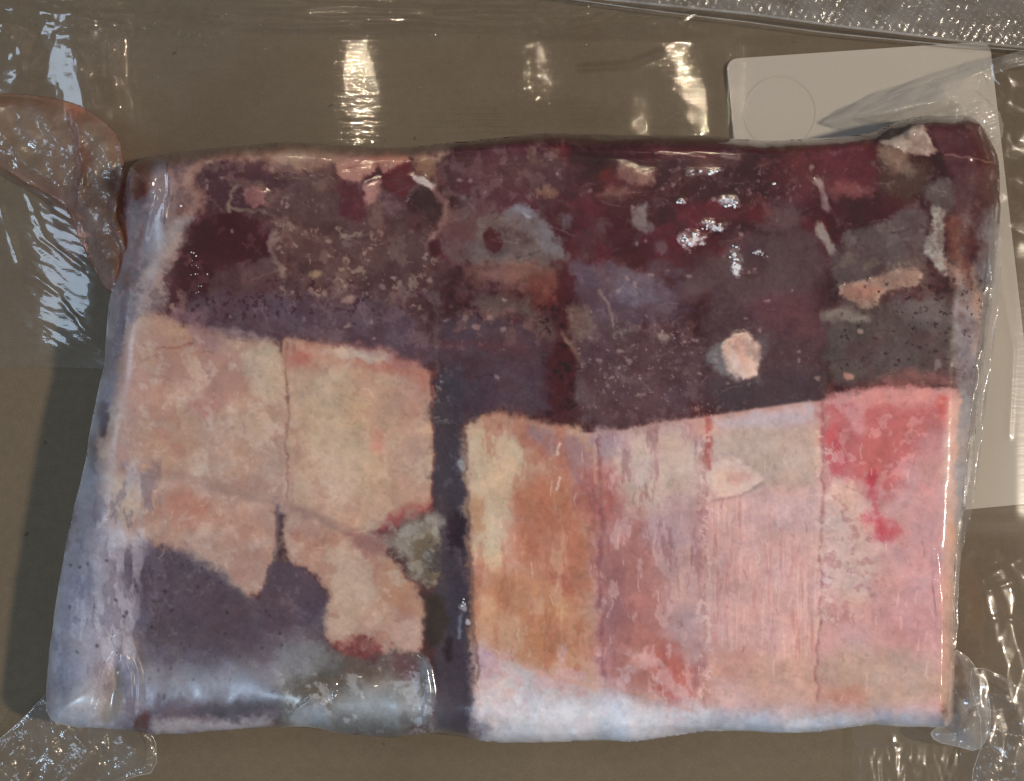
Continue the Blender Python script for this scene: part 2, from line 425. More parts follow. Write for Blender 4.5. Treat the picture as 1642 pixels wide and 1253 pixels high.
p([(535,262),(560,252),(590,250),(640,250),(660,258),(640,272),(600,276),(580,292),(555,292),(545,278)], (172,118,100), .95, 5, 7, relief=.6)
s([(556,270),(575,268),(582,258)], 3, (120,72,64), .8, 3, 3, relief=-.3)
p([(582,300),(598,288),(614,290),(612,312),(596,328),(584,318)], (178,124,112), .95, 6, 6, relief=.5)
p([(612,276),(640,264),(664,268),(664,300),(648,320),(625,312),(612,300)], (92,36,42), .95, 6, 6)
p([(540,292),(580,300),(590,328),(580,348),(550,350),(542,320)], (84,36,44), .85, 10, 8)
p([(614,305),(640,320),(650,345),(620,345),(608,330)], (120,92,96), .7, 12, 8)
p([(660,262),(700,250),(700,285),(690,290),(668,275)], (140,104,78), .8, 8, 6)
p([(668,298),(698,302),(706,350),(696,372),(676,350),(662,330)], (56,38,38), .85, 10, 8)
s([(665,284),(676,290),(692,302)], 9, (196,176,164), .95, 4, 4, relief=.5)
s([(697,306),(710,322),(714,338),(704,372),(690,382)], 9, (156,118,108), .85, 5, 5)
s([(718,308),(742,320),(762,338)], 8, (142,142,138), .8, 7, 5, dap=.4)
e(697,398,9,16,(66,22,28),.9,5,4); e(790,390,17,17,(66,20,24),.95,4,5); s([(788,392),(792,400)],5,(120,70,66),.7)
# left border strip
p([(200,262),(262,248),(285,300),(300,350),(275,420),(262,510),(215,510),(176,560),(165,520),(180,430),(200,380)], (130,108,106), .95, 16, 10)
mottle(R(170,260,300,560), (160,130,118), .75, 30, .5, .62, 37)
mottle(R(170,260,300,560), (96,72,76), .7, 24, .56, .66, 38)
p([(206,264),(250,255),(246,300),(228,318),(208,318)], (104,56,38), .95, 8, 5)
p([(210,290),(238,288),(236,315),(212,320)], (84,30,20), .9, 8, 5)
p([(236,270),(250,258),(270,262),(274,330),(262,390),(235,420),(228,380),(245,310)], (128,116,118), .8, 8, 5)
s([(262,400),(280,380),(300,352)], 20, (156,146,142), .8, 10, 6)
s([(240,440),(270,400),(285,385)], 16, (164,140,128), .8, 8, 6)
s([(268,262),(272,320),(262,360)], 3, (92,70,74), .7, 3, 2); s([(230,372),(222,400),(200,450)], 12, (118,72,66), .7, 8, 6)
s([(205,440),(202,480),(196,510)], 9, (110,62,50), .85, 6, 4); s([(208,470),(192,530),(178,575)], 12, (112,98,104), .8, 8, 8)
s([(216,480),(200,540),(180,590)], 6, (92,72,72), .6, 5, 8)
p([(265,470),(270,430),(292,400),(300,420),(292,470),(280,495)], (66,26,34), .8, 6, 8)
# purple-grey band over the left fats
p([(280,505),(330,470),(450,470),(560,480),(700,500),(705,600),(640,572),(560,555),(460,548),(400,543),(330,528)], (92,72,78), .95, 22, 12)
mottle(R(290,470,700,580), (80,56,66), .6, 30, .5, .62, 39)
mottle(R(400,470,700,580), (118,90,94), .5, 20, .55, .65, 40)
p([(330,524),(360,520),(420,535),(440,548),(400,552),(350,540)], (150,124,122), .8, 8, 5)
s([(270,520),(290,500),(330,515)], 22, (122,90,98), .7, 12, 8)
mottle(R(300,440,600,520), (58,30,38), .6, 9, .62, .68, 41)
# ---- centre column
p([(700,235),(900,225),(900,330),(840,330),(760,340),(705,320)], (86,56,58), .7, 20, 14)
mottle(R(700,230,910,330), (116,84,82), .6, 26, .53, .64, 42)
mottle(R(790,220,900,262), (124,92,74), .6, 22, .46, .58, 43)
p([(715,335),(770,330),(800,335),(790,400),(740,420),(708,400),(705,350)], (112,84,80), .8, 14, 12)
p([(780,345),(830,330),(862,340),(880,365),(895,395),(908,418),(885,424),(840,430),(760,425),(740,400),(770,372)], (106,92,86), .9, 8, 8)
p([(800,338),(840,326),(868,338),(886,372),(904,405),(900,420),(880,400),(850,382),(830,362)], (112,102,104), .9, 10, 8)
e(840,338,18,9,(136,134,142),.7,8,6); s([(838,342),(850,348)],4,(170,172,180),.7)
e(790,388,17,17,(68,22,26),.95,4,6)
p([(745,425),(790,418),(860,420),(905,440),(895,470),(860,460),(800,455),(760,450)], (136,94,82), .75, 18, 12)
p([(755,470),(790,464),(825,482),(850,500),(810,505),(770,495)], (92,82,74), .6, 16, 10)
p([(835,475),(880,500),(905,520),(885,550),(845,530),(830,500)], (108,88,76), .6, 16, 12)
p([(850,445),(890,440),(900,470),(895,500),(860,490),(848,470)], (116,54,44), .6, 18, 10)
p([(890,430),(930,418),(932,470),(915,510),(925,570),(922,640),(905,665),(880,660),(875,620),(880,560),(905,520),(898,470)], (72,28,34), .92, 8, 8)
mottle(R(866,480,930,670), (44,20,26), .9, 10, .56, .63, 44)
p([(705,500),(830,510),(870,540),(868,640),(880,665),(760,662),(745,680),(700,600)], (80,62,69), .95, 16, 10)
s([(700,552),(760,553),(840,558)], 10, (92,52,58), .7, 10, 6)
mottle(R(700,490,870,560), (124,88,82), .6, 20, .52, .62, 45)
mottle(R(700,540,880,660), (74,54,66), .6, 40, .5, .62, 46)
s([(908,535),(922,560),(930,580)], 10, (136,112,92), .8, 7, 6)
p([(925,600),(945,620),(940,650),(920,655)], (104,98,94), .7, 12, 6)
for xx, yy in ((748,510),(785,508),(765,525),(806,528),(612,462),(560,478),(505,440),(520,470),(640,455)): e(xx,yy,5,5,(150,116,108),.7,4,3)
e(505,440,10,7,(158,124,92),.8,5,4); e(558,480,10,7,(150,118,108),.8,5,4)
# ---- right column meat
p([(905,420),(935,420),(990,418),(1040,436),(1080,468),(1105,500),(1060,522),(1000,530),(950,515),(925,480)], (100,80,88), .9, 14, 10)
p([(975,425),(1030,430),(1050,470),(1020,500),(990,480)], (108,94,104), .75, 16, 10)
mottle(R(925,420,1110,530), (86,68,80), .6, 30, .5, .62, 47)
p([(925,480),(960,500),(1000,530),(1080,545),(1130,540),(1130,665),(1000,685),(945,685),(925,640)], (92,68,72), .85, 18, 10)
p([(915,480),(950,500),(960,535),(930,550),(912,520)], (122,100,88), .7, 12, 8)
s([(960,465),(975,490),(985,525)], 4, (160,136,124), .7, 3, 4); s([(985,530),(1040,536),(1078,543)], 8, (152,132,118), .7, 8, 8, dap=.5)
e(1066,541,11,7,(166,146,134),.8,6,4)
mottle(R(920,500,1130,680), (118,90,92), .5, 22, .56, .66, 48); mottle(R(930,520,1310,660), (164,140,134), .7, 7, .69, .75, 49)
p([(1130,480),(1200,465),(1310,460),(1322,560),(1310,650),(1140,660),(1128,560)], (84,64,68), .85, 34, 10)
p([(1200,460),(1300,455),(1322,500),(1320,550),(1240,540),(1205,510)], (98,58,62), .7, 36, 14)
p([(1130,600),(1200,610),(1318,590),(1320,655),(1240,660),(1135,665)], (72,58,62), .85, 20, 10)
p([(1215,335),(1260,322),(1290,330),(1292,362),(1240,372),(1215,368)], (106,78,76), .8, 14, 8)
p([(1130,420),(1170,380),(1220,365),(1300,368),(1322,400),(1326,470),(1220,478),(1100,480),(1090,445)], (90,70,71), .85, 24, 9)
p([(1030,250),(1180,245),(1230,262),(1220,300),(1190,330),(1090,340),(1045,320),(1040,280)], (62,38,40), .85, 20, 14)
mottle(R(1040,250,1240,330), (96,60,58), .6, 30, .52, .64, 50)
p([(1080,325),(1170,325),(1240,320),(1220,360),(1130,362),(1080,352)], (96,40,46), .75, 18, 10)
p([(1230,250),(1310,240),(1320,300),(1280,330),(1240,300)], (100,52,54), .7, 20, 12)
p([(990,258),(1020,262),(1044,275),(1045,295),(1020,294),(985,285),(998,270)], (148,108,94), .9, 8, 7, relief=.4)
p([(855,300),(890,296),(900,308),(870,314)], (156,112,84), .8, 10, 8); p([(955,300),(1010,298),(1010,314),(970,318)], (140,104,88), .75, 12, 8)
p([(970,268),(990,275),(985,290),(960,288)], (96,40,34), .8, 12, 6)
p([(1015,330),(1034,326),(1038,350),(1046,365),(1030,368),(1012,358)], (132,118,112), .85, 7, 7); e(1062,396,13,10,(112,90,92),.8,8,7); e(905,352,9,14,(108,98,100),.7,8,6)
p([(930,238),(1040,244),(1160,246),(1160,220),(930,218)], (78,46,46), .8, 10, 5)
s([(1050,246),(1110,248),(1130,252)], 3, (160,130,118), .8, 3, 3); s([(950,222),(1100,219),(1160,221)], 5, (128,104,84), .8, 4, 3)
p([(1150,222),(1215,226),(1235,232),(1180,234)], (136,126,112), .8, 5, 4); s([(1160,245),(1185,250)], 8, (126,104,100), .7, 6, 4)
p([(1158,235),(1330,226),(1400,225),(1410,245),(1330,240),(1240,246)], (98,60,52), .85, 10, 6)
# fat strip and nodules near the right side
p([(1300,232),(1400,230),(1412,262),(1408,300),(1390,318),(1330,318),(1318,280)], (98,46,52), .85, 18, 10)
p([(1330,296),(1385,292),(1400,310),(1370,322),(1332,320)], (128,76,74), .7, 14, 10)
p([(1325,325),(1400,322),(1440,335),(1430,352),(1390,360),(1340,390),(1322,380)], (66,28,36), .9, 8, 8)
s([(1310,290),(1318,305),(1326,335)], 12, (150,126,118), .9, 5, 4, relief=.4); s([(1312,365),(1322,382),(1334,402)], 14, (148,134,122), .9, 5, 5, relief=.4)
p([(1340,395),(1400,358),(1440,345),(1470,325),(1486,345),(1492,390),(1490,420),(1450,440),(1345,470),(1330,440)], (92,78,76), .9, 14, 8)
mottle(R(1330,350,1490,470), (110,94,86), .6, 26, .5, .62, 51)
p([(1400,250),(1440,245),(1490,255),(1500,290),(1475,318),(1430,325),(1405,300)], (76,58,50), .85, 14, 8)
p([(1404,236),(1430,226),(1455,245),(1460,270),(1430,285),(1408,262)], (134,106,88), .85, 10, 8); e(1462,272,14,9,(118,100,88),.7,10,8)
p([(1405,228),(1440,218),(1470,198),(1482,198),(1492,225),(1508,240),(1500,250),(1455,247),(1425,232)], (190,168,144), .97, 4, 4, relief=.7)
p([(1408,226),(1425,205),(1470,192),(1462,205),(1440,220)], (74,66,56), .9, 6, 3)
p([(1484,196),(1530,190),(1575,198),(1600,240),(1602,300),(1520,290),(1505,245)], (92,54,56), .9, 10, 6)
p([(1500,240),(1590,235),(1600,262),(1520,262)], (80,38,40), .7, 14, 8); s([(1515,250),(1560,254),(1600,262)], 3, (150,116,104), .7, 3, 3)
p([(1520,280),(1604,265),(1604,350),(1580,370),(1560,400),(1530,400),(1522,340)], (88,60,60), .9, 10, 8)
p([(1483,290),(1512,286),(1526,300),(1524,340),(1510,350),(1486,330)], (98,86,80), .85, 10, 6)
p([(1488,330),(1508,336),(1514,360),(1516,400),(1520,440),(1504,436),(1496,415),(1478,405),(1494,375),(1494,350)], (164,156,140), .95, 5, 5, dap=.25, relief=.3)
p([(1512,350),(1540,340),(1560,390),(1560,430),(1545,440),(1520,400)], (130,80,64), .8, 12, 8); e(1552,385,14,26,(84,42,42),.8,8,7); e(1554,404,12,12,(74,42,48),.8,5,7)
p([(1575,345),(1604,335),(1600,470),(1575,600),(1558,560),(1562,440)], (120,114,116), .9, 14, 7)
p([(1500,400),(1545,430),(1575,470),(1572,520),(1545,480),(1520,440)], (166,132,114), .7, 12, 8)
p([(1330,480),(1420,490),(1530,460),(1548,520),(1532,610),(1420,615),(1325,620)], (88,76,72), .92, 16, 10)
p([(1425,480),(1500,465),(1530,500),(1500,520),(1440,510)], (112,98,94), .6, 22, 10); mottle(R(1330,480,1540,610), (70,58,54), .6, 40, .5, .62, 52)
p([(1340,468),(1352,455),(1400,448),(1420,432),(1450,424),(1478,430),(1470,452),(1440,468),(1415,470),(1400,492),(1368,490),(1352,478)], (176,142,120), .95, 6, 7, relief=.7)
p([(1350,462),(1400,455),(1420,462),(1390,480),(1355,478)], (168,110,92), .75, 10, 7)
s([(1330,510),(1350,502),(1385,508)], 16, (138,124,112), .75, 10, 7)
e(1380,532,5,4,(160,130,120),.8,4,2); p([(1352,596),(1372,602),(1370,610),(1356,608)], (176,122,106), .95, 4, 2, relief=.4)
e(1504,585,6,10,(140,128,124),.8,5,3); s([(1506,592),(1504,612)],6,(70,34,38),.85,4,3)
p([(1400,610),(1470,590),(1535,605),(1530,622),(1400,626)], (140,88,84), .8, 12, 7)
p([(1530,440),(1570,480),(1570,620),(1550,780),(1535,780),(1532,620)], (140,132,134), .85, 12, 5); s([(1560,430),(1572,520),(1566,560)], 9, (168,140,126), .7, 8, 4)
# nodule
p([(1132,570),(1150,555),(1172,545),(1175,600),(1150,598),(1134,585)], (116,112,114), .85, 8, 5); p([(1210,540),(1235,545),(1232,570),(1214,575)], (104,96,98), .7, 12, 5)
e(1190,569,30,40,(204,168,146),1,5,5,relief=1.0); s([(1190,545),(1188,580)], 14, (208,152,130), .8, 12, 5); s([(1176,575),(1180,605)], 14, (212,186,170), .7, 10, 4)
mottle(R(1330,440,1580,600), (52,34,36), .9, 8, .68, .72, 53)
mottle(R(1060,260,1330,330), (140,104,100), .6, 8, .67, .73, 54)

# ================= fats =================
THRU_A = 0.0
def fat(poly, col, soft=10, warp=5, relief=0.4): p(poly, col, 1, soft, warp, 0, relief)
s([(165,748),(300,772),(441,806),(500,828),(570,858),(610,872)], 26, (166,128,110), 1, 8, 2); s([(461,550),(461,805)], 16, (180,140,116), 1, 6, 1)
fat(FAT_UL1, (186,146,122)); fat(FAT_UL2, (192,152,124)); fat(FAT_LLA, (182,142,122)); 
p([(215,505),(300,525),(340,560),(300,600),(220,590)], (184,142,106), .7, 20, 10)
p([(250,545),(330,540),(400,560),(430,600),(380,650),(300,640),(250,610)], (170,122,108), .75, 24, 14)
p([(380,560),(455,552),(456,640),(410,640),(395,600)], (190,164,136), .85, 18, 12); p([(270,610),(320,600),(330,650),(290,660)], (200,164,142), .6, 14, 12)
p([(310,640),(345,640),(345,665),(315,665)], (186,118,106), .6, 14, 8); p([(195,590),(235,585),(240,640),(225,700),(200,690)], (176,128,110), .7, 16, 10)
s([(224,556),(260,562),(285,555),(310,548)], 3, (130,84,72), .7, 3, 5, relief=-.3); s([(225,578),(262,573)], 3, (146,98,82), .6, 3, 5, relief=-.3)
p([(290,505),(330,520),(370,545),(340,560),(300,540)], (140,106,108), .7, 14, 8)
mottle(FAT_UL1, (206,174,148), .6, 50, .54, .66, 55); mottle(FAT_UL1, (172,124,108), .6, 60, .53, .64, 56); mottle(FAT_UL1, (198,168,150), .5, 16, .6, .68, 57)
p([(170,735),(300,765),(420,795),(420,805),(300,778),(170,750)], (162,120,104), .6, 14, 8)
# second fat
p([(463,548),(520,556),(600,566),(690,596),(694,640),(676,620),(640,600),(560,588),(463,590)], (170,98,84), .9, 20, 6)
p([(515,560),(550,556),(632,572),(624,584),(560,580),(525,574)], (196,170,152), .9, 7, 6); p([(560,545),(640,565),(690,588),(650,590),(580,570)], (150,98,98), .6, 10, 6)
p([(500,600),(600,595),(650,640),(640,760),(560,800),(480,760),(480,640)], (194,160,124), .7, 40, 10); p([(470,700),(560,740),(560,820),(480,800)], (200,162,138), .6, 40, 10)
e(604,705,9,20,(200,122,104),.75,16,8); p([(640,620),(690,620),(692,680),(660,690),(645,660)], (190,136,114), .6, 20, 10)
p([(600,850),(630,825),(690,800),(692,822),(660,836),(612,860)], (146,70,68), .9, 12, 6); mottle(FAT_UL2, (204,172,142), .5, 60, .54, .66, 58); mottle(FAT_UL2, (180,130,110), .45, 50, .54, .64, 59)
s([(692,600),(697,700),(693,800)], 5, (128,70,66), .7, 4, 3)
# lower left
p([(60,730),(160,735),(175,860),(230,870),(320,895),(400,955),(440,960),(540,950),(540,1030),(460,1060),(440,1200),(60,1200)], (92,78,84), 1, 8, 7)
s([(165,748),(300,772),(441,806)], 22, (172,134,116), 1, 8, 2)
fat(FAT_LLA, (184,144,124)); p([(165,760),(230,775),(250,840),(180,845),(160,800)], (196,168,144), .85, 24, 10); p([(260,790),(340,785),(345,830),(290,850),(260,830)], (176,116,96), .75, 22, 12)
p([(340,820),(440,830),(430,920),(400,950),(360,910)], (178,132,112), .7, 20, 10); mottle(FAT_LLA, (200,166,146), .5, 34, .54, .66, 60); mottle(FAT_LLA, (166,118,102), .5, 40, .54, .64, 61)
p([(160,835),(230,860),(240,880),(200,880),(150,860)], (186,172,170), .8, 14, 10)
s([(310,893),(350,915),(395,955)], 10, (126,118,108), .8, 10, 8, dap=.5); s([(170,750),(300,772),(440,806)], 5, (150,116,102), .45, 8, 4, relief=-.2)
s([(456,812),(500,828),(570,858),(610,880)], 18, (166,126,108), 1, 8, 2)
fat(FAT_LLB, (182,142,120)); p([(460,830),(540,850),(580,900),(520,910),(470,890)], (176,126,106), .7, 22, 10); p([(500,880),(580,885),(600,960),(560,1020),(525,1010),(535,950)], (190,158,132), .85, 22, 10)
p([(600,890),(660,930),(684,980),(640,1000),(600,960)], (172,124,96), .8, 22, 10); p([(620,985),(672,990),(670,1050),(630,1060)], (188,150,132), .85, 14, 8)
p([(540,1030),(600,1020),(620,1030),(620,1062),(570,1062),(535,1055)], (112,54,52), .92, 12, 8); mottle(FAT_LLB, (200,168,146), .5, 30, .55, .66, 62); mottle(FAT_LLB, (160,108,92), .5, 40, .54, .64, 63)
s([(470,815),(520,835),(580,870)], 6, (126,102,98), .5, 8, 6, relief=-.3); s([(445,812),(443,870),(438,930)], 8, (96,82,86), .8, 7, 3.2, relief=-.6)
p([(425,912),(445,898),(480,905),(515,930),(530,960),(522,985),(490,1005),(420,1020),(415,960)], (84,68,76), .97, 6, 6)
p([(540,850),(600,858),(640,850),(620,885),(590,890)], (128,86,82), .7, 14, 8)
p([(620,870),(650,835),(690,828),(715,850),(720,910),(700,940),(670,930),(640,895)], (142,130,114), .9, 18, 8); p([(660,860),(715,860),(722,920),(690,950),(665,910)], (104,88,66), .8, 20, 10); mottle(R(620,830,725,940), (172,162,146), .5, 16, .5, .68, 64)
# lower-left side: frosty flank, dark meat
p([(190,880),(250,872),(330,902),(400,958),(420,1010),(415,1080),(250,1070),(200,980)], (84,70,77), .95, 22, 8); p([(300,900),(400,960),(410,1040),(330,1030)], (84,66,72), .7, 24, 10)
p([(60,720),(165,740),(160,860),(210,960),(220,1080),(200,1180),(60,1180)], (158,146,152), .9, 34, 10); mottle(R(70,740,230,1170), (186,176,182), .6, 40, .5, .62, 65, sx=1.6, sy=.6); mottle(R(70,740,260,1170), (104,94,108), .5, 26, .54, .64, 66, sx=1.6, sy=.6)
p([(200,1070),(300,1060),(440,1060),(470,1090),(440,1120),(300,1130),(210,1140)], (110,104,114), .8, 24, 10); mottle(R(200,1040,480,1140), (92,82,94), .5, 18, .55, .64, 67)
p([(140,720),(175,660),(180,600),(150,600),(120,760)], (126,112,124), .8, 12, 6); p([(158,640),(172,650),(176,690),(166,705),(156,680)], (70,40,48), .9, 6, 5)
p([(165,545),(190,560),(180,640),(160,620)], (130,116,124), .7, 12, 6)
p([(90,1110),(160,1100),(190,1150),(150,1168),(90,1160)], (164,160,160), .7, 18, 8); p([(185,1060),(200,1100),(195,1150),(160,1165),(175,1110)], (124,110,94), .7, 8, 4)
p([(216,1145),(240,1140),(242,1165),(225,1180),(212,1170)], (86,50,48), .95, 7, 6); p([(240,1150),(320,1150),(440,1150),(440,1175),(250,1185)], (178,164,160), .85, 16, 8)
p([(320,1130),(400,1120),(455,1110),(450,1145),(330,1148)], (74,66,72), .85, 10, 10)
# lower middle grey
p([(440,1060),(480,1030),(540,1055),(620,1062),(690,1050),(700,1185),(450,1185)], (96,92,86), .95, 16, 10); p([(440,1040),(500,1025),(530,1050),(480,1090),(440,1090)], (128,124,128), .75, 28, 12)  # second, paler patch paints the bluish film sheen into the colour
p([(480,1085),(530,1070),(550,1095),(500,1125),(470,1115)], (82,72,58), .6, 14, 8); p([(540,1060),(620,1062),(640,1100),(560,1100),(540,1090)], (92,74,64), .75, 14, 10); p([(620,1055),(670,1050),(675,1100),(640,1100)], (96,66,66), .8, 10, 8)
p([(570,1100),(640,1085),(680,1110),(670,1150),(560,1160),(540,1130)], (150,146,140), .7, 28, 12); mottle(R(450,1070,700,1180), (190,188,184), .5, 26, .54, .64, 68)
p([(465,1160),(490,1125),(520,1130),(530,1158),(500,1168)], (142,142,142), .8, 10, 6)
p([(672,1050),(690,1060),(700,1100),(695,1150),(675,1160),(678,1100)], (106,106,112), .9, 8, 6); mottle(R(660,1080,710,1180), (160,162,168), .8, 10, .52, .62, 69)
# gap of frozen juice
p([(698,588),(745,600),(742,680),(748,780),(758,960),(765,1100),(770,1190),(700,1190),(695,1060),(692,960),(715,900),(695,820)], (68,59,65), .97, 6, 4)
mottle(R(690,580,770,1190), (64,56,64), .6, 26, .52, .62, 70); mottle(R(694,590,720,680), (128,120,118), .7, 9, .58, .66, 71)
p([(716,822),(745,815),(752,870),(735,888),(714,868)], (52,40,46), .9, 8, 7); p([(682,960),(705,945),(716,975),(712,1020),(690,1050),(678,1010)], (56,48,42), .9, 8, 6); e(718,1040,10,22,(46,38,42),.85,6,6); p([(690,1060),(740,1070),(745,1160),(705,1165)], (70,60,66), .8, 12, 10)
e(742,972,5,8,(176,166,160),.85,4,4); e(750,996,4,5,(190,180,176),.85,3,3); s([(738,985),(736,1020)], 5, (120,122,130), .8, 5, 4); p([(728,740),(745,730),(750,755),(738,765)], (160,154,150), .8, 6, 6)
e(700,835,18,9,(156,146,136),.6,12,6)
# right fats
p([(748,690),(960,698),(1130,668),(1320,640),(1540,630),(1540,1210),(768,1210)], (186,140,124), 1, 6, 0)
fat(FAT_R1, (184,136,110)); fat(FAT_R2, (176,132,124)); fat(FAT_R3, (195,152,139)); fat(FAT_R4, (195,146,137))
p([(748,690),(770,672),(830,690),(860,720),(840,780),(810,820),(800,900),(760,880),(748,760)], (192,164,130), .95, 24, 10); p([(755,860),(800,860),(810,910),(770,915)], (194,164,126), .8, 12, 8); p([(752,790),(780,795),(775,860),(757,850)], (172,122,84), .7, 12, 6)
p([(820,775),(870,760),(920,780),(940,850),(930,960),(890,980),(850,930),(815,860)], (180,114,86), .9, 30, 12); p([(765,920),(860,920),(930,980),(930,1070),(860,1070),(780,1030)], (184,125,88), .9, 30, 10)
p([(830,680),(900,695),(955,720),(950,800),(905,745),(850,712)], (150,112,114), .8, 14, 8); s([(800,680),(850,712),(900,745),(925,780)], 10, (178,108,92), .6, 12, 6)
p([(890,975),(910,975),(905,1010),(893,1005)], (206,164,118), .75, 10, 6); p([(920,760),(985,740),(1000,800),(960,860),(930,830)], (166,92,86), .8, 20, 12); p([(880,920),(905,915),(910,950),(890,955)], (168,88,76), .6, 12, 8)
mottle(FAT_R1, (200,160,122), .45, 40, .55, .66, 72, sx=1.5, sy=.6); mottle(FAT_R1, (170,104,80), .5, 50, .54, .64, 73, sx=1.5, sy=.6)
s([(897,712),(893,730)], 4, (216,180,160), .8, 3, 3); s([(897,765),(892,785)], 4, (216,180,160), .8, 3, 3); s([(884,1092),(887,1115)], 4, (222,206,200), .8, 3, 3); s([(893,932),(890,950)], 3, (210,160,130), .7, 3, 3)
p([(975,700),(1125,690),(1125,800),(1060,830),(1000,820),(975,770)], (194,168,148), .9, 28, 12); p([(945,690),(1010,692),(990,730),(960,740)], (166,136,134), .8, 16, 8)
p([(970,820),(1040,840),(1080,920),(1090,1000),(1110,1120),(970,1110),(960,950)], (168,108,98), .85, 34, 14); p([(1020,820),(1125,790),(1128,1060),(1085,1060),(1060,940)], (182,146,140), .8, 34, 14)
p([(965,880),(995,930),(990,1040),(968,1060)], (150,108,110), .75, 20, 8); p([(1050,1020),(1120,1060),(1110,1140),(1040,1100)], (176,96,86), .75, 20, 10); mottle(FAT_R2, (146,96,98), .5, 40, .55, .65, 74, sx=1.8, sy=.5); mottle(FAT_R2, (202,160,148), .55, 24, .55, .66, 75, sx=1.5, sy=.6); e(1022,1060,14,14,(198,144,124),.6,12,6)
p([(1135,668),(1310,652),(1312,690),(1240,690),(1150,695)], (180,164,166), .75, 16, 8); p([(1140,690),(1310,680),(1315,740),(1300,790),(1230,790),(1180,745),(1140,735)], (184,156,136), .9, 16, 8)
s([(1133,675),(1136,720),(1140,750)], 12, (170,88,76), .85, 8, 5); p([(1138,745),(1175,735),(1215,752),(1222,770),(1200,795),(1150,800),(1136,780)], (208,176,156), .92, 6, 7, relief=.4); p([(1170,755),(1200,755),(1205,772),(1175,775)], (196,144,128), .7, 10, 6); s([(1142,802),(1185,798),(1220,776)], 4, (136,108,96), .65, 4, 4, relief=-.3)
p([(1135,810),(1310,800),(1312,1060),(1135,1060)], (198,152,141), .8, 40, 14); mottle(R(1135,810,1312,1060), (186,126,117), .6, 26, .5, .66, 76, sx=2.6, sy=.28); mottle(R(1135,800,1312,1060), (212,170,152), .6, 12, .55, .66, 77, sx=2.4, sy=.14)
p([(1225,790),(1315,790),(1318,900),(1250,870)], (198,160,150), .7, 28, 12); p([(1130,1040),(1200,1035),(1220,1080),(1150,1100)], (192,134,112), .7, 24, 10); p([(1190,1060),(1310,1050),(1312,1130),(1200,1130)], (190,148,126), .7, 24, 10)
p([(1322,640),(1400,632),(1528,635),(1530,720),(1480,720),(1440,800),(1380,780),(1340,740),(1320,700)], (181,90,87), .85, 28, 12); p([(1326,632),(1528,625),(1526,650),(1440,655),(1350,655)], (202,136,124), .75, 12, 8); p([(1355,655),(1380,660),(1385,700),(1360,690)], (206,150,140), .6, 12, 8); p([(1320,690),(1345,690),(1360,740),(1345,770),(1325,740)], (190,76,82), .6, 14, 8)
p([(1440,800),(1490,680),(1530,690),(1530,1000),(1470,1000),(1430,900)], (192,136,130), .7, 38, 14); p([(1505,640),(1528,640),(1530,690),(1515,680)], (206,84,72), .8, 10, 6); mottle(R(1330,640,1530,800), (208,140,130), .6, 22, .55, .65, 78)
p([(1322,780),(1390,780),(1410,880),(1390,980),(1330,960),(1318,880)], (206,168,150), .9, 24, 12); mottle(R(1318,760,1420,1000), (176,120,114), .6, 16, .56, .65, 79); p([(1390,760),(1405,770),(1410,860),(1425,870),(1400,800)], (180,64,76), .6, 10, 8); p([(1385,825),(1415,830),(1450,850),(1432,880),(1410,865)], (190,72,84), .65, 18, 9); e(1398,765,7,12,(172,58,74),.7,6,5)
p([(1410,960),(1500,970),(1500,1040),(1420,1040)], (191,130,124), .65, 34, 12); p([(1322,1040),(1420,1045),(1500,1060),(1525,1130),(1330,1140)], (186,152,128), .85, 28, 12); p([(1330,1100),(1380,1100),(1390,1130),(1330,1130)], (182,116,98), .6, 20, 10)
p([(1512,640),(1548,640),(1540,900),(1536,1160),(1512,1160),(1515,900)], (204,170,150), .75, 12, 4); p([(1535,620),(1566,640),(1545,900),(1534,900)], (150,146,146), .85, 8, 4)
# frosty bottom edge on the right group
p([(762,1030),(800,1050),(860,1080),(960,1105),(1100,1138),(1300,1150),(1330,1140),(1530,1146),(1530,1200),(770,1200)], (190,177,174), .95, 26, 6); p([(765,1030),(800,1050),(790,1090),(764,1080)], (158,128,140), .7, 16, 8)
mottle([(765,1090),(900,1120),(1100,1150),(1530,1158),(1530,1200),(765,1200)], (214,209,205), .55, 46, .35, .75, 80); mottle(R(765,1040,1100,1200), (198,156,150), .65, 34, .5, .66, 81); p([(850,1120),(1000,1140),(1100,1155),(1530,1155),(1530,1210),(770,1210),(770,1170)], (210,206,202), .75, 34, 8)
s([(775,1035),(830,1065),(900,1088),(960,1100),(1060,1122),(1110,1138)], 5, (196,140,116), .55, 6, 5)
# seams between the ribs
SEAMS = [([(460,548),(461,700),(461,800)], 2.4, (116,74,66), .9, -.6), ([(702,470),(700,600)], 9, (92,80,84), .6, -.5),
 ([(960,700),(962,850),(964,1000),(967,1080)], 5, (132,76,84), .6, -.6), ([(1131,480),(1130,660)], 4, (76,56,62), .6, -.5), ([(1131,670),(1131,820),(1131,1140)], 4, (160,104,98), .5, -.6),
 ([(1326,430),(1325,630)], 4, (74,62,62), .6, -.5), ([(1320,640),(1318,800),(1318,920),(1316,980),(1312,1060),(1310,1120)], 4, (150,92,94), .85, -.7), ([(700,280),(702,470)], 4, (72,50,52), .5, -.4),
 ([(908,260),(904,430)], 3, (66,34,40), .4, -.3), ([(745,690),(752,850),(760,1000),(768,1090)], 5, (96,70,64), .7, -.7), ([(692,600),(696,800)], 4, (90,62,62), .6, -.6)]
for q, wd, cl, a, rel in SEAMS: s(q, wd, cl, a, 4, 5, .45, rel)
mottle(R(1125,660,1140,1150), (214,178,164), .8, 9, .56, .64, 82); mottle(R(1308,700,1345,1010), (214,182,166), .6, 10, .56, .64, 83)
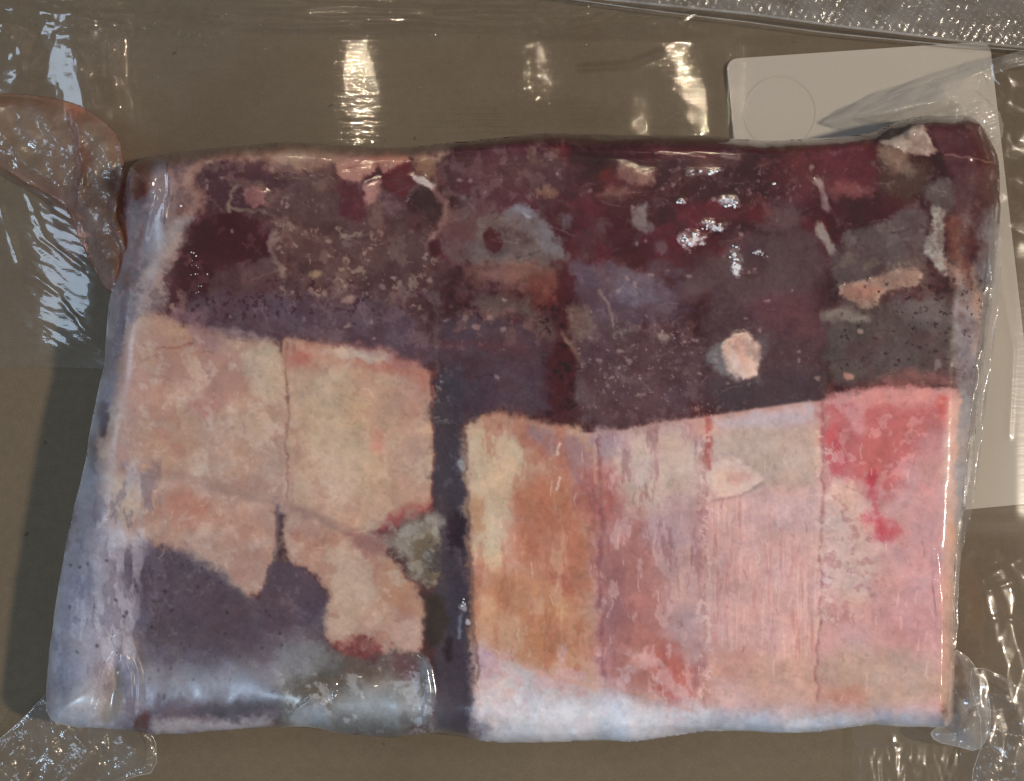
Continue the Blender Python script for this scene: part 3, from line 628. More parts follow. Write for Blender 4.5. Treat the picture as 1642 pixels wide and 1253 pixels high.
for q in ((1142,275,22,4,-.15),(1110,278,6,5,0),(1091,323,9,7,0),(1174,327,13,7,.3),(1140,364,22,6,.2),(1108,385,20,11,.2),(1180,418,9,20,0),(1216,408,12,4,0)): e(q[0],q[1],q[2],q[3],(214,210,208),.95,4,9,dap=.75,rot=q[4],relief=.5)
for k in range(90):
    x0, y0 = rs0.uniform(770, 1510), rs0.uniform(700, 1120); L = rs0.uniform(8, 26); dx = rs0.uniform(-4, 4)
    s([(x0, y0), (x0 + dx, y0 + L * .5), (x0 + dx * rs0.uniform(-1, 2), y0 + L)], 1.5, (222,190,176) if k % 3 else (150,92,88), .55, 2.2, 2)
for k in range(60):
    x0, y0 = rs0.uniform(290, 1520), rs0.uniform(262, 640); L = rs0.uniform(8, 40); a = rs0.uniform(-.5, .5)
    s([(x0, y0), (x0 + L * .5, y0 + L * .5 * a), (x0 + L, y0 + L * a * rs0.uniform(0, 1.6))], 1.6, (150,118,110) if k % 2 else (44,22,28), .35, 2.6, 3)
for k in range(30):
    x0, y0 = rs0.uniform(200, 660), rs0.uniform(580, 900); L = rs0.uniform(8, 26); a = rs0.uniform(0, 3.1)
    s([(x0, y0), (x0 + L * .5 * math.cos(a), y0 + L * .5 * math.sin(a)), (x0 + L * math.cos(a + .4), y0 + L * math.sin(a + .4))], 1.5, (214,180,158) if k % 3 else (150,104,88), .5, 2.2, 2)
# small dark specks under the film, pale ice dots
rs = np.random.RandomState(4)
for k in range(46):
    x0, y0 = rs.uniform(110, 460), rs.uniform(880, 1130)
    e(x0, y0, rs.uniform(1.5, 3.5), rs.uniform(1.5, 4), (58,48,58), .75, 3, 3)
for k in range(26): e(rs.uniform(1440,1590), rs.uniform(440,580), rs.uniform(1.5,4), rs.uniform(1.5,3), (52,40,42), .8, 3, 3)
for k in range(80): e(rs.uniform(290,1320), rs.uniform(260,640), rs.uniform(1.5,4.5), rs.uniform(1.5,3.5), (162,136,128), .6, 3, 4)
# overall unevenness of the tissue itself
GR = fbm(X, Y, 4.2, 95, 2, .8) - .5; dk = 1 - sstep(80, 130, RGB.mean(-1)); g1 = 1 + (.05 + .07 * dk) * GR + .11 * (FINE - .5) + .20 * (MID - .5) + .12 * (BIG - .5)
RGB *= g1[..., None]
lf_ = sstep(110, 150, RGB.mean(-1)) * (1 - sstep(735, 760, X)); RGB *= (1 - .05 * lf_)[..., None]; RGB += (RGB.mean(-1)[..., None] - RGB) * (.08 * lf_)[..., None]
bx = sstep(110, 150, RGB.mean(-1)) * sstep(735, 760, X); RGB[..., 2] += 6 * bx; RGB[..., 1] += 2 * bx
fz = sstep(.60, .72, fbm(X, Y, 16, 18, 4, .75)) * sstep(.42, .62, fbm(X, Y, 150, 19, 3)); RGB += (np.array((176, 164, 160)) - RGB) * (fz * .14)[..., None]
fz = sstep(.62, .72, fbm(X, Y, 12, 20, 4, .75)) * (1 - fz); RGB *= (1 - .05 * fz)[..., None]
lum = RGB @ np.array([.3, .59, .11]); RGB += (lum[..., None] - RGB) * .10
ch = (fbm(X, Y, 46, 91) - .5); RGB[..., 0] *= 1 + .08 * ch; RGB[..., 2] *= 1 - .08 * ch
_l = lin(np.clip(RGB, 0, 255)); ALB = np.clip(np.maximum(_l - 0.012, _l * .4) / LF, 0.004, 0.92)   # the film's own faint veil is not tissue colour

# ---- height of the block
def prof(d, w): 
    t = np.clip(d / w, 0, 1); return np.sqrt(np.clip(1 - (1 - t) ** 2.2, 0, 1))
HT = 0.041 + 0.0007 * (fbm(X, Y, 200, 10, 2) - .5)
RIMZ = 0.016
PF = prof(DIN, ow)
Z0 = RIMZ + (HT - RIMZ) * PF
RB = box_blur(box_blur(RELIEF, 1), 1); MIDS = fbm(X, Y, 60, 9, 2, .4)
Z = Z0 + RB * 0.00045 + 0.00014 * (MIDS - .5) * PF
def gauss(pts, width):
    o = np.zeros((NY, NX)); w = window(pts, width * 3.5)
    d = seg_dist(X[w], Y[w], pts, False)[0]; o[w] = np.exp(-(d / width) ** 2); return o
# lower-left corner dent between two film folds
Z -= 0.005 * gauss([(188,1080),(178,1120),(170,1165)], 14) * PF
Z -= 0.0009 * gauss([(716,620),(722,800),(724,1000),(735,1170)], 22) * PF
Z -= 0.004 * gauss([(1440,208),(1400,222)], 14) * PF
XS, YS, OIN = snap(X, Y, OUTS, od, 1.2)
P3 = place(XS, YS, Z)

# ---- which rib and which part each cell belongs to
cx = (X[:-1, :-1] + X[1:, 1:]) / 2; cy = (Y[:-1, :-1] + Y[1:, 1:]) / 2
wx = cx + 3.0 * (WX[:-1, :-1]); wy = cy + 3.0 * WY[:-1, :-1]
cell_in = OIN[:-1, :-1] | OIN[1:, 1:] | OIN[1:, :-1] | OIN[:-1, 1:]
def ipl(v, a): return np.interp(v, [q[0] for q in a], [q[1] for q in a])
vb = {'l': ipl(wy, [(170,470),(548,461),(805,460),(900,442),(1200,440)]), 'c': ipl(wy, [(170,702),(585,700),(588,697),(1200,697)]),
      'g': ipl(wy, [(585,700),(600,745),(690,745),(850,753),(1000,760),(1200,770)]), 'a': ipl(wy, [(170,905),(660,915),(700,958),(1200,967)]),
      'b': ipl(wy, [(170,1130),(1200,1131)]), 'd': ipl(wy, [(170,1326),(700,1321),(1200,1312)])}
hl = ipl(wx, [(60,735),(150,742),(300,771),(370,792),(441,806),(500,827),(560,849),(600,857),(670,823),(700,800)])
left = wx < vb['c']; gap = (wx >= vb['c']) & (wx < vb['g']) & (wy > 588)
RIB = np.where(left & (wx < vb['l']) & (wy < hl), 0, np.where(left & (wy < hl), 1, np.where(left & (wx < vb['l']), 2, np.where(left, 3,
      np.where(gap, 8, np.where(wx < vb['a'], 4, np.where(wx < vb['b'], 5, np.where(wx < vb['d'], 6, 7))))))))
fatm = np.zeros(cx.shape, bool)
for f in (FAT_UL1, FAT_UL2, FAT_LLA, FAT_LLB, FAT_R1, FAT_R2, FAT_R3, FAT_R4): fatm |= inside(cx + 5 * WX[:-1, :-1], cy + 5 * WY[:-1, :-1], f)
EXTRA = [(6, 'fat_nodule', [(1160 + 0, 569),(1168,545),(1190,528),(1212,540),(1222,569),(1212,598),(1190,610),(1168,596)]),
         (7, 'fat_strip', [(1340,468),(1352,455),(1400,448),(1420,432),(1450,424),(1478,430),(1470,452),(1440,468),(1415,470),(1400,492),(1368,490),(1352,478)]),
         (7, 'fat_fold', [(1405,228),(1440,218),(1470,198),(1482,198),(1492,225),(1508,240),(1500,250),(1455,247),(1425,232)]),
         (1, 'fat_lump', [(535,262),(560,252),(590,250),(640,250),(660,258),(640,272),(600,276),(580,292),(555,292),(545,278)]),
         (0, 'fat_lump', [(388,305),(410,298),(430,308),(425,328),(400,330),(388,320)])]
fatm |= (RIB >= 4) & (RIB < 8) & (wy > 692)
PART = np.where(fatm, 1, 0)
for k, (rb, nm, poly) in enumerate(EXTRA): PART = np.where(inside(wx, wy, poly) & (RIB == rb), 10 + k, PART)

def solid(name, mask, mat, parent, zb=0.003):
    """closed solid: the sculpted top of these cells, side walls and an underside"""
    ii, jj = np.nonzero(mask)
    if len(ii) == 0: return None
    vid = -np.ones((NY, NX), int)
    q = np.stack([np.stack([ii, jj], -1), np.stack([ii + 1, jj], -1), np.stack([ii + 1, jj + 1], -1), np.stack([ii, jj + 1], -1)], 1)
    flat = q[..., 0] * NX + q[..., 1]
    used = np.unique(flat); remap = np.zeros(NY * NX, int); remap[used] = np.arange(len(used))
    top = remap[flat]; n = len(used)
    V = P3.reshape(-1, 3)[used]; C = ALB.reshape(-1, 3)[used]
    B = V.copy(); B[:, 2] = zb
    # boundary edges
    ed = np.concatenate([top[:, [0, 1]], top[:, [1, 2]], top[:, [2, 3]], top[:, [3, 0]]])
    key = ed[:, 0].astype(np.int64) * n + ed[:, 1]; rev = ed[:, 1].astype(np.int64) * n + ed[:, 0]
    bd = ed[~np.isin(key, rev)]
    bv = np.unique(bd); bm = np.zeros(n, int); bm[bv] = np.arange(len(bv)) + n; bt = bm + len(bv)
    side = np.stack([bt[bd[:, 1]], bt[bd[:, 0]], bm[bd[:, 0]], bm[bd[:, 1]]], -1)
    V2 = np.concatenate([V, B[bv], V[bv]]); C2 = np.concatenate([C, C[bv], C[bv]])
    loc = np.array(parent.location) if parent else 0
    return mesh_obj(name, V2 - loc, np.concatenate([top, side]), mat, parent, C2)

NAMES = ['short rib with pale fat at the far left beneath the blood-filled bag corner', 'short rib with square peach fat bearing a small red spot',
 'lower left short rib with tan fat above dark purple meat at the bag corner', 'short rib with a ragged tan fat hook over grey frosted meat at the bottom',
 'short rib with yellow and orange fat right of the dark gap', 'short rib with mauve and brick-red fat, second of the right-hand four',
 'short rib with round cream fat nodule in its dark meat', 'short rib with bright red patch on its fat, nearest the right edge']
CENT = [(310,520),(580,520),(290,960),(560,1000),(840,700),(1040,700),(1225,700),(1430,680)]
ribs = []
for r in range(8):
    loc = place(CENT[r][0], CENT[r][1], 0.003)
    t = empty('short_rib', Vector(loc)); tag(t, NAMES[r], 'short rib', 'frozen short ribs in the bag'); ribs.append(t)
    m = cell_in & (RIB == r)
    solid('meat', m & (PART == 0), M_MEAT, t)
    solid('fat_cap', m & (PART == 1), M_FAT, t)
    for k, (rb, nm, poly) in enumerate(EXTRA):
        if rb == r: solid(nm, m & (PART == 10 + k), M_FAT, t)
ju = solid('frozen_juice', cell_in & (RIB == 8), M_JUICE, None)
tag(ju, 'dark purplish frozen juice filling the gap between left and right ribs', 'frozen juice')

# ------------------------------------------------------------------ vacuum bag
bag = empty('vacuum_bag', Vector(place(821, 640, 0.0)))
tag(bag, 'clear plastic vacuum bag wrapped tightly round the frozen short ribs', 'plastic bag')
BL = np.array(bag.location)

# -- tight skin over the meat
ZS = box_blur(Z, 2) * .6 + box_blur(Z, 5) * .4
ZS = np.maximum(ZS, Z + 0.0002) + 0.0005
RIDGES = [([(178,1066),(162,1115),(142,1168)], 4.5, .0042), ([(190,1026),(204,1056),(212,1100),(214,1168)], 4.5, .0036), ([(204,1030),(222,1080),(224,1150)], 4, .0026), ([(180,1062),(186,1050)], 4, .002),
  ([(1502,880),(1510,960),(1511,1040),(1508,1130)], 3.5, .0014), ([(1503,930),(1516,1000),(1519,1060)], 3, .0010),
  ([(470,1160),(480,1135),(500,1122),(520,1130),(530,1160)], 4, .0022), ([(528,1100),(535,1110),(548,1105),(575,1085)], 3, .0015), ([(535,1095),(533,1120),(560,1120),(600,1100)], 3.5, .0014),
  ([(676,1055),(684,1075),(690,1110),(680,1150)], 5, .0018), ([(700,1172),(800,1180),(960,1172),(1010,1160),(1100,1165),(1200,1172)], 4, .0012), ([(1200,1160),(1300,1168),(1400,1155),(1520,1164)], 4, .0012),
  ([(240,300),(252,270),(270,262),(272,300),(262,350)], 3, .0012), ([(232,385),(240,350),(252,310)], 3, .0010), ([(200,470),(190,520),(176,570)], 3, .0010), ([(210,455),(200,520),(182,580)], 3, .0010),
  ([(700,247),(800,240),(900,242),(1050,246)], 2.5, .0006), ([(1500,250),(1560,253),(1602,262)], 2.5, .0006), ([(1568,480),(1560,600),(1548,760)], 4, .0012)]
for q, wd, am in RIDGES: ZS += am * gauss(q, wd)
ZS += 0.0003 * (fbm(X, Y, 110, 14, 2) - .5) * PF
ZS = np.maximum(ZS, Z + 0.0003)
PS = place(X, Y, ZS)
def sheet(name, xs, ys, pts3, mask, mat, parent, colors=None, skirt=None):
    ii, jj = np.nonzero(mask); nx = pts3.shape[1]
    flat = np.stack([ii * nx + jj, (ii + 1) * nx + jj, (ii + 1) * nx + jj + 1, ii * nx + jj + 1], -1)
    used = np.unique(flat); remap = np.zeros(pts3.shape[0] * nx, int); remap[used] = np.arange(len(used))
    top = remap[flat]; V = pts3.reshape(-1, 3)[used]; n = len(used); F = top
    Cc = None if colors is None else colors.reshape(-1, 3)[used]
    if skirt is not None:
        ed = np.concatenate([top[:, [0, 1]], top[:, [1, 2]], top[:, [2, 3]], top[:, [3, 0]]])
        key = ed[:, 0].astype(np.int64) * n + ed[:, 1]; rev = ed[:, 1].astype(np.int64) * n + ed[:, 0]
        bd = ed[~np.isin(key, rev)]; bv = np.unique(bd); bm = np.zeros(n, int); bm[bv] = np.arange(len(bv)) + n
        B = V[bv].copy(); B[:, 2] = skirt
        F = np.concatenate([top, np.stack([bd[:, 1], bd[:, 0], bm[bd[:, 0]], bm[bd[:, 1]]], -1)])
        V = np.concatenate([V, B])
        if Cc is not None: Cc = np.concatenate([Cc, Cc[bv]])
    return mesh_obj(name, V - BL, F, mat, parent, Cc)
xs2, ys2, in2 = snap(X[::2, ::2], Y[::2, ::2], OUTS, od[::2, ::2])
PS2 = place(xs2, ys2, ZS[::2, ::2]); sm = in2[:-1, :-1] | in2[1:, 1:] | in2[1:, :-1] | in2[:-1, 1:]
fmask = sstep(.35, .65, fbm(X, Y, 70, 201, 4)) * .5 + .5
fmask = fmask * np.maximum.reduce([gauss([(240,1085),(330,1095),(430,1090)], 52), gauss([(110,900),(95,1050),(110,1140)], 60), 1.2 * gauss([(235,380),(218,450),(206,530),(190,640),(172,760),(225,380),(205,450),(180,560),(155,690),(130,800)], 42), .8 * gauss([(780,1175),(1000,1168),(1500,1160)], 30), .8 * gauss([(480,1150),(600,1140),(690,1150)], 36)])
fmask = np.clip(fmask, 0, 1); fm = np.repeat(fmask[::2, ::2][..., None], 3, -1)
sheet('film_over_meat', X, Y, PS2, sm, M_SKIN, bag, fm, skirt=0.004)

# -- loose film patches: grid with the border snapped onto the outline
def patch(name, poly, zfun, mat, step=2.6, smooth=1, colfun=None, rim=None, rim_mat=None):
    poly = smooth_pts(poly, smooth) if smooth else poly
    a = np.asarray(poly); xs = np.arange(a[:, 0].min() - step, a[:, 0].max() + 2 * step, step); ys = np.arange(a[:, 1].min() - step, a[:, 1].max() + 2 * step, step)
    x, y = np.meshgrid(xs, ys); ins = inside(x, y, poly)
    mask = ins[:-1, :-1] | ins[1:, :-1] | ins[1:, 1:] | ins[:-1, 1:]
    near = ~ins
    d, i, t = seg_dist(x, y, poly, True)
    pa = a; pb = np.roll(a, -1, 0)
    sx = pa[i, 0] * (1 - t) + pb[i, 0] * t; sy = pa[i, 1] * (1 - t) + pb[i, 1] * t
    x = np.where(near, sx, x); y = np.where(near, sy, y); d = np.where(near, 0, d)
    z = zfun(x, y, d)
    cols = None if colfun is None else colfun(x, y, d)
    o = sheet(name, x, y, place(x, y, z), mask, mat, bag, cols)
    if rim:
        zz = zfun(a[:, 0], a[:, 1], np.zeros(len(a)))
        tube(rim, place(a[:, 0], a[:, 1], zz), 0.00016, rim_mat or M_EDGE, o, True)
    return o
def tube(name, pts, rad, mat, parent, closed=False, k=6):
    pts = np.asarray(pts, float); n = len(pts); V = []; F = []
    for i in range(n):
        a = pts[(i - 1) % n] if (closed or i > 0) else pts[i]; b = pts[(i + 1) % n] if (closed or i < n - 1) else pts[i]
        t = b - a; t /= np.linalg.norm(t) + 1e-12
        u = np.cross(t, [0, 0, 1.0]); u /= np.linalg.norm(u) + 1e-12; v = np.cross(u, t)
        for q in range(k):
            an = 2 * math.pi * q / k; V.append(pts[i] + rad * (math.cos(an) * u + math.sin(an) * v))
    for i in range(n if closed else n - 1):
        for q in range(k): F.append((i * k + q, i * k + (q + 1) % k, ((i + 1) % n) * k + (q + 1) % k, ((i + 1) % n) * k + q))
    return mesh_obj(name, np.array(V) - BL, F, mat, parent)

def ridged(x, y, sx, sy, seed, rot=0.0):
    c, q = math.cos(rot), math.sin(rot); u = (x * c + y * q) / sx; v = (-x * q + y * c) / sy
    n = vnoise(u + 5, v + 9, seed) * .6 + vnoise(u * 2.1 + 3, v * 2.1 + 7, seed + 1) * .3 + vnoise(u * 4.3, v * 4.3, seed + 2) * .1
    return 1 - np.abs(2 * n - 1)
def crumple(x, y, size, seed):
    """faceted creases of stiff film, 0..1"""
    rq = np.random.RandomState(seed); z = 0.0
    for i in range(6):
        a = rq.uniform(0, 3.14); k = size * rq.uniform(.7, 2.0)
        t = (x * math.cos(a) + y * math.sin(a)) / k + rq.rand() + 1.1 * vnoise(x / (size * 2.2) + 7 * i, y / (size * 2.2) + 3 * i, seed + i)
        z = z + np.abs(2 * (t - np.floor(t)) - 1) * (k / size)
    return z / 8
def bumpseg(x, y, pts, w): return np.exp(-(seg_dist(x, y, pts, False)[0] / w) ** 2)
def box_m(x, y, x0, y0, x1, y1, f): return sstep(x0 - f, x0 + f, x) * (1 - sstep(x1 - f, x1 + f, x)) * sstep(y0 - f, y0 + f, y) * (1 - sstep(y1 - f, y1 + f, y))

CREASES = [[(-20,6),(60,14),(150,32),(205,44)], [(50,-6),(110,18),(180,40)], [(-20,42),(14,60),(24,112)], [(230,26),(280,24),(350,32)], [(380,44),(470,46),(560,42)], [(590,38),(660,34),(760,40)],
  [(870,52),(930,36),(1010,12),(1040,-8)], [(900,46),(980,30),(1090,-4)], [(960,44),(1040,26),(1110,8)], [(700,18),(800,14),(860,16)], [(1536,950),(1580,925),(1650,886)], [(1540,965),(1590,945),(1620,935)],
  [(1545,1010),(1600,990),(1660,1000)], [(1430,1184),(1436,1215),(1437,1260)], [(1372,1196),(1400,1200),(1438,1198)], [(1600,420),(1625,560),(1618,700)], [(0,330),(30,420),(90,470),(160,560)], [(40,300),(70,380),(130,430)], [(930,110),(1010,104),(1060,84)]]
def z_flat(x, y, d):
    z = 0.0034 + 0.00010 * (fbm(x, y, 300, 101, 2) - .5)
    tw = box_m(x, y, 1030, -20, 1160, 240, 30); z += tw * 0.5 * (x - 1100) * MPP * -(y - 100) * MPP * -1.0
    top = 1 - sstep(20, 70, y)
    z += top * (0.0008 * ridged(x, y, 190, 17, 111, .03) + 0.00016 * ridged(x, y, 90, 9, 112, -.04))
    z += 0.0005 * ridged(x, y, 14, 60, 129, -.1) * bumpseg(x, y, [(118,-40),(150,172)], 60)
    z += 0.0034 * bumpseg(x, y, [(118,-40),(128,60),(136,130),(150,172)], 36)                 # fold that catches the window
    for q in CREASES: z += 0.00045 * bumpseg(x, y, q, 4.5)
    fan = box_m(x, y, 850, -60, 1120, 50, 20); z += fan * 0.0012 * ridged(x, y, 70, 9, 113, -.5)
    fan = box_m(x, y, -60, -60, 180, 50, 20); z += fan * 0.0010 * ridged(x, y, 90, 12, 114, .45)
    z += 0.0065 * sstep(30, 180, x) * box_m(x, y, -400, 320, 260, 600, 60)
    hand = box_m(x, y, -80, 300, 175, 570, 40); z += hand * (0.0016 * (fbm(x, y, 120, 116, 3) - .4) + 0.00055 * ridged(x, y, 70, 9, 115, .55) + 0.0010 * fbm(x, y, 70, 128, 4, .55))
    ripp = np.exp(-((x - 880) / 130) ** 2) * np.exp(-((y - 190) / 26) ** 2); z += ripp * 0.00022 * np.sin(y / 1.6 + 3 * fbm(x, y, 60, 117))
    cr = sstep(1530, 1580, x) * sstep(850, 930, y); z += cr * (0.0062 * crumple(x, y, 64, 118) + 0.0004 * crumple(x, y, 22, 119))
    cr = sstep(1570, 1610, x) * sstep(60, 110, y) * (1 - sstep(330, 420, y)); z += cr * 0.0050 * crumple(x, y, 50, 120)
    z += box_m(x, y, 1180, 60, 1640, 830, 14) * 0.0006
    lf = np.exp(-(((x + 10) / 130) ** 2 + ((y - 60) / 90) ** 2)); z += lf * 0.0045 * crumple(x, y, 46, 121)
    bt = sstep(1190, 1215, y) * box_m(x, y, 1365, 1180, 1560, 1400, 10); z += bt * 0.0012 * ridged(x, y, 12, 70, 122)
    return z
FLATPOLY = [(-260,-240),(1900,-240),(1900,1480),(1368,1480),(1366,1150),(1200,1100),(600,1000),(300,800),(190,592),(60,588),(-260,594)]
patch('flat_film', FLATPOLY, z_flat, M_FLAT, step=3.0, smooth=0)

# -- embossed flap lying over the far right
FLAP = [(845,-240),(850,-14),(900,-9),(1000,2),(1100,12),(1200,22),(1330,40),(1430,52),(1540,66),(1642,76),(1760,86),(1900,96),(1900,-240)]
def z_flap(x, y, d):
    return 0.0075 + 0.0022 * (fbm(x, y, 140, 131, 4) - .5) + 0.0012 * ridged(x, y, 70, 30, 132, .15) * sstep(0, 20, d)
flap = patch('embossed_flap', FLAP, z_flap, M_FLAP, step=3.0, smooth=0)
fe = np.array(FLAP[1:12], float)
ex = np.interp(np.linspace(0, 10, 90), np.arange(11), fe[:, 0]); ey = np.interp(np.linspace(0, 10, 90), np.arange(11), fe[:, 1])
tube('folded_edge', place(ex, ey, z_flap(ex, ey, 0 * ex)), 0.0006, M_EDGE, flap)
tube('folded_edge', place(ex, ey + 9 + 5 * np.sin(ex / 160), 0.0055 + 0 * ex), 0.0003, M_EDGE, flap)

# -- corner pulled out at the upper left, wet with blood
BC = [(-60,150),(0,150),(60,154),(112,163),(150,182),(184,212),(192,226),(196,250),(203,290),(210,330),(212,368),(205,395),(206,430),(190,470),(172,466),(160,448),(140,410),(118,362),(108,332),(80,312),(40,292),(0,266),(-60,245)]
def z_blood(x, y, d):
    z = 0.006 + 0.009 * sstep(60, 205, x) + 0.010 * sstep(280, 420, y) * sstep(100, 190, x)
    z += 0.0085 * sstep(0, 26, d) * crumple(x, y, 44, 141) + 0.0011 * crumple(x, y, 20, 142)
    z += 0.003 * bumpseg(x, y, [(118,180),(128,230),(132,280),(120,340),(128,400),(150,450)], 7)
    z += 0.0025 * bumpseg(x, y, [(192,230),(196,290),(180,350),(200,400)], 6)
    return z
def c_blood(x, y, d):
    c = np.zeros(x.shape + (3,)); c[:] = (0.95, 0.90, 0.84)
    def mixc(m, col): c[...] = c + (np.array(col) - c) * np.clip(m, 0, 1)[..., None]
    n = fbm(x, y, 30, 143, 4)
    mixc(.85 * (1 - sstep(4, 30, d)), (0.86, 0.46, 0.28))
    mixc(.8 * sstep(.48, .66, n), (0.88, 0.68, 0.54))
    mixc(.85 * bumpseg(x, y, [(118,180),(128,230),(132,290),(120,340),(128,400),(150,450)], 13), (0.72, 0.22, 0.12))
    mixc(.9 * bumpseg(x, y, [(140,315),(175,330),(200,345)], 14), (0.60, 0.16, 0.09))
    mixc(.9 * bumpseg(x, y, [(185,290),(195,330),(190,365)], 14), (0.52, 0.13, 0.08))
    mixc(.85 * sstep(270, 360, y), (0.80, 0.32, 0.21))
    return c
patch('bloody_corner', BC, z_blood, M_BLOOD, step=2.2, smooth=1, colfun=c_blood, rim='corner_rim', rim_mat=film_mat('film_bloody_rim', (0.62, 0.3, 0.2), 0.35, (0.42, 0.2, 0.13), rough=0.08))

# -- pleat drawn from the upper right corner of the meat
PL = [(1362,196),(1372,178),(1400,164),(1450,142),(1510,122),(1580,98),(1642,80),(1720,60),(1720,104),(1642,104),(1600,116),(1560,136),(1600,170),(1612,210),(1596,240),(1560,205),(1480,196),(1420,206)]
def z_pleat(x, y, d):
    z = 0.012 + 0.016 * (1 - sstep(1380, 1640, x)) * sstep(0, 40, d) + 0.0030 * ridged(x, y, 150, 9, 151, -.36) * sstep(0, 10, d) + 0.0050 * crumple(x, y, 36, 152)
    return z
patch('corner_pleat', PL, z_pleat, film_mat('film_pleat', (0.93, 0.93, 0.92), 0.20, (0.8, 0.78, 0.75), rough=0.05, fine=0.2, wave=0.3), step=2.2, rim=None)

# -- lobes of spare film at the lower corners and along the right side
LL = [(84,1104),(60,1128),(20,1170),(-40,1215),(-60,1330),(150,1330),(178,1262),(210,1246),(252,1238),(249,1176),(210,1160),(120,1150)]
def z_ll(x, y, d): return 0.0055 + 0.010 * sstep(0, 40, d) * crumple(x, y, 60, 161) + 0.0010 * crumple(x, y, 22, 162) + 0.006 * sstep(60, 0, np.abs(y - 1130))
patch('lower_left_lobe', LL, z_ll, M_CRUMPLE, step=2.2, rim='lobe_rim')
LR = [(1528,1040),(1548,1050),(1566,1072),(1582,1105),(1590,1150),(1584,1185),(1566,1206),(1540,1198),(1500,1190),(1490,1172),(1526,1160)]
def z_lr(x, y, d): return 0.010 + 0.012 * sstep(0, 34, d) * crumple(x, y, 40, 171) + 0.002 * crumple(x, y, 16, 172)
patch('lower_right_lobe', LR, z_lr, M_MILKY, step=2.2, rim='lobe_rim')
RT = [(1548,1070),(1590,1074),(1642,1108),(1700,1140),(1700,1330),(1560,1330),(1555,1250),(1580,1180)]
def z_rt(x, y, d): return 0.008 + 0.008 * sstep(0, 30, d) * crumple(x, y, 46, 181) + 0.002 * crumple(x, y, 18, 182)
patch('right_corner_film', RT, z_rt, M_CRUMPLE, step=2.4, rim='lobe_rim')
# right-hand web of film bridging from the block to the counter
WB = [(1600,300),(1608,420),(1596,540),(1582,640),(1566,780),(1552,850),(1538,900),(1536,1040),(1522,1040),(1524,840),(1540,640),(1560,470),(1580,330)]
def z_wb(x, y, d): return 0.026 + 0.004 * ridged(x, y, 22, 120, 191, .1) + 0.004 * sstep(0, 20, d)
patch('side_web', WB, z_wb, film_mat('film_web', (0.90, 0.91, 0.92), 0.26, (0.58, 0.58, 0.60), rough=0.07, fine=0.15, wave=0.3), step=2.4)

# -- air bubbles trapped in the flat film plus added glint domes, too small to pick apart
rb = random.Random(7); V = []; F = []
def dome(x, y, r):
    c = place(x, y, float(z_flat(np.array([x * 1.0]), np.array([y * 1.0]), np.array([50.0]))[0]) + 0.0002)
    b = len(V); n = 10
    for ring, (rr, zz) in enumerate(((1, 0), (.86, .55), (.5, .9))):
        for k in range(n):
            a = 6.2832 * k / n; V.append(c + np.array([r * rr * math.cos(a), r * rr * math.sin(a), r * zz]))
    V.append(c + np.array([0, 0, r]))
    for q in range(2):
        for k in range(n): F.append((b + q * n + k, b + q * n + (k + 1) % n, b + (q + 1) * n + (k + 1) % n, b + (q + 1) * n + k))
    for k in range(n): F.append((b + 2 * n + k, b + 2 * n + (k + 1) % n, b + 3 * n))
for k in range(120):
    x, y = rb.gauss(170, 60), rb.gauss(62, 45)
    if y < 165 and 10 < x < 330: dome(x, y, MPP * rb.uniform(1.0, 2.6))
for k in range(46): dome(rb.uniform(300, 1150), rb.uniform(6, 70), MPP * rb.uniform(1.0, 2.6))
for k in range(26): dome(rb.gauss(420, 20), rb.gauss(150, 25), MPP * rb.uniform(0.9, 2.0))
for cxx, cyy, sx, sy, n in ((1085,150,16,30,90),(1060,195,18,12,50),(868,120,10,50,90),(575,100,16,40,60),(415,150,18,22,40),(330,236,26,5,26),(1100,60,14,30,30),(1480,30,40,16,30)):  # tiny domes added round the lamp streaks to make sparkles, not trapped air
    for k in range(n):
        x, y = rb.gauss(cxx, sx), rb.gauss(cyy, sy)
        if 2 < y < 206 or n == 26: dome(x, y, MPP * rb.uniform(0.5, 1.3))
for (x, y) in ((426,62),(459,78),(530,62),(626,20),(590,58),(690,56),(699,56),(675,141),(780,24),(940,72),(954,72),(426,80),(232,45),(320,56)): dome(x, y, MPP * 3.2)
bb = mesh_obj('bubbles_and_glints', np.array(V) - BL, F, film_mat('film_bubble_glint', (0.93, 0.93, 0.93), 0.03, rough=0.03, fine=0.0, wave=0.0), bag); bb['kind'] = 'stuff'

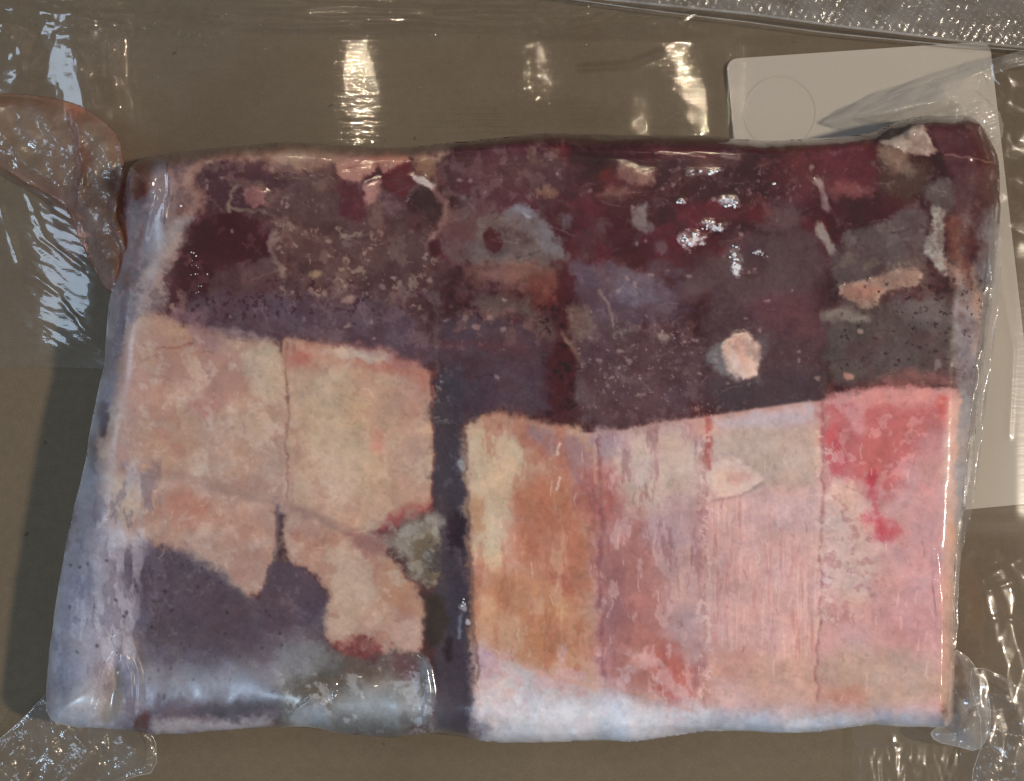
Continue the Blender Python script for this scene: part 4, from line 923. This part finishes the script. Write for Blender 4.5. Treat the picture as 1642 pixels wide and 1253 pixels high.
# -- ice flakes lying on the dark meat, under the film
V = []; F = []; rc = random.Random(3)
def flake(x, y, r):
    j = int((x - gx[0]) / STEP); i = int((y - gy[0]) / STEP)
    z = float(ZS[i, j]) + 0.0001
    c = place(x, y, z); b = len(V); n = 6; a0 = rc.random() * 6
    for k in range(n):
        a = a0 + 6.2832 * k / n; q = r * rc.uniform(.5, 1.2); V.append(c + np.array([q * math.cos(a), q * math.sin(a) * .8, -r * .3]))
    V.append(c + np.array([rc.uniform(-.3, .3) * r, rc.uniform(-.3, .3) * r, r * .55])); V.append(c + np.array([0, 0, -r * .6]))
    for k in range(n): F.append((b + k, b + (k + 1) % n, b + n)); F.append((b + (k + 1) % n, b + k, b + n + 1))
for cxx, cyy, sx, sy, n, r in ((1142,276,10,1.6,9,2.6),(1111,277,3,3,3,1.8),(1091,323,4,3,4,2.4),(1174,327,5,3,7,3.2),(1140,365,10,3,9,2.6),(1107,385,9,5,12,3.2),(1179,418,3.5,10,14,3.2),(1216,408,6,2,4,1.8),
        (1240,297,3,2,2,3.0),(310,420,3,14,8,1.3),(290,330,1,1,2,2.2),(320,455,4,12,8,1.2),(742,970,2,3,4,2.0)):
    for k in range(n): flake(rc.gauss(cxx, sx), rc.gauss(cyy, sy), MPP * r * rc.uniform(.5, 1.2))
fl = mesh_obj('ice_flakes', np.array(V) - BL, F, M_ICE, bag, smooth=False); fl['kind'] = 'stuff'

# ------------------------------------------------------------------ adhesive label under the bag
def rounded(pts, r, k=7):
    o = []
    n = len(pts)
    for i in range(n):
        p0, p1, p2 = (np.array(pts[(i + q) % n], float) for q in (-1, 0, 1))
        a = p1 + (p0 - p1) / np.linalg.norm(p0 - p1) * r; b = p1 + (p2 - p1) / np.linalg.norm(p2 - p1) * r
        for t in np.linspace(0, 1, k): o.append((1 - t) ** 2 * a + 2 * t * (1 - t) * p1 + t * t * b)
    return np.array(o)
LP = rounded([(1165,95),(1587,66),(1672,806),(1236,846)], 20)
lb = place(LP[:, 0], LP[:, 1], 0.0019 + 0 * LP[:, 0]); n = len(lb)
lo = Vector(place(1420, 450, 0.0006)); LO = np.array(lo)
lbl = empty('adhesive_label', lo); tag(lbl, 'blank white rounded-corner label under the bag at right', 'label')
mesh_obj('paper', np.concatenate([lb, lb - [0, 0, 0.0011]]) - LO, [tuple(range(n))[::-1], tuple(range(n, 2 * n))] + [(i, (i + 1) % n, n + (i + 1) % n, n + i) for i in range(n)], M_LABEL, lbl, smooth=False)
V = []; F = []
for k in range(64):
    a = 6.2832 * k / 64
    for rr, zz in ((60, 0.0), (58.5, 0.00012), (56.5, 0.00012), (55, 0.0)):
        V.append(place(1251 + rr * math.cos(a), 181 + rr * math.sin(a), 0.00192 + zz))
for k in range(64):
    for q in range(3): F.append((k * 4 + q, k * 4 + q + 1, ((k + 1) % 64) * 4 + q + 1, ((k + 1) % 64) * 4 + q))
mesh_obj('ring_imprint', np.array(V) - LO, F, M_LABEL_MARK, lbl)
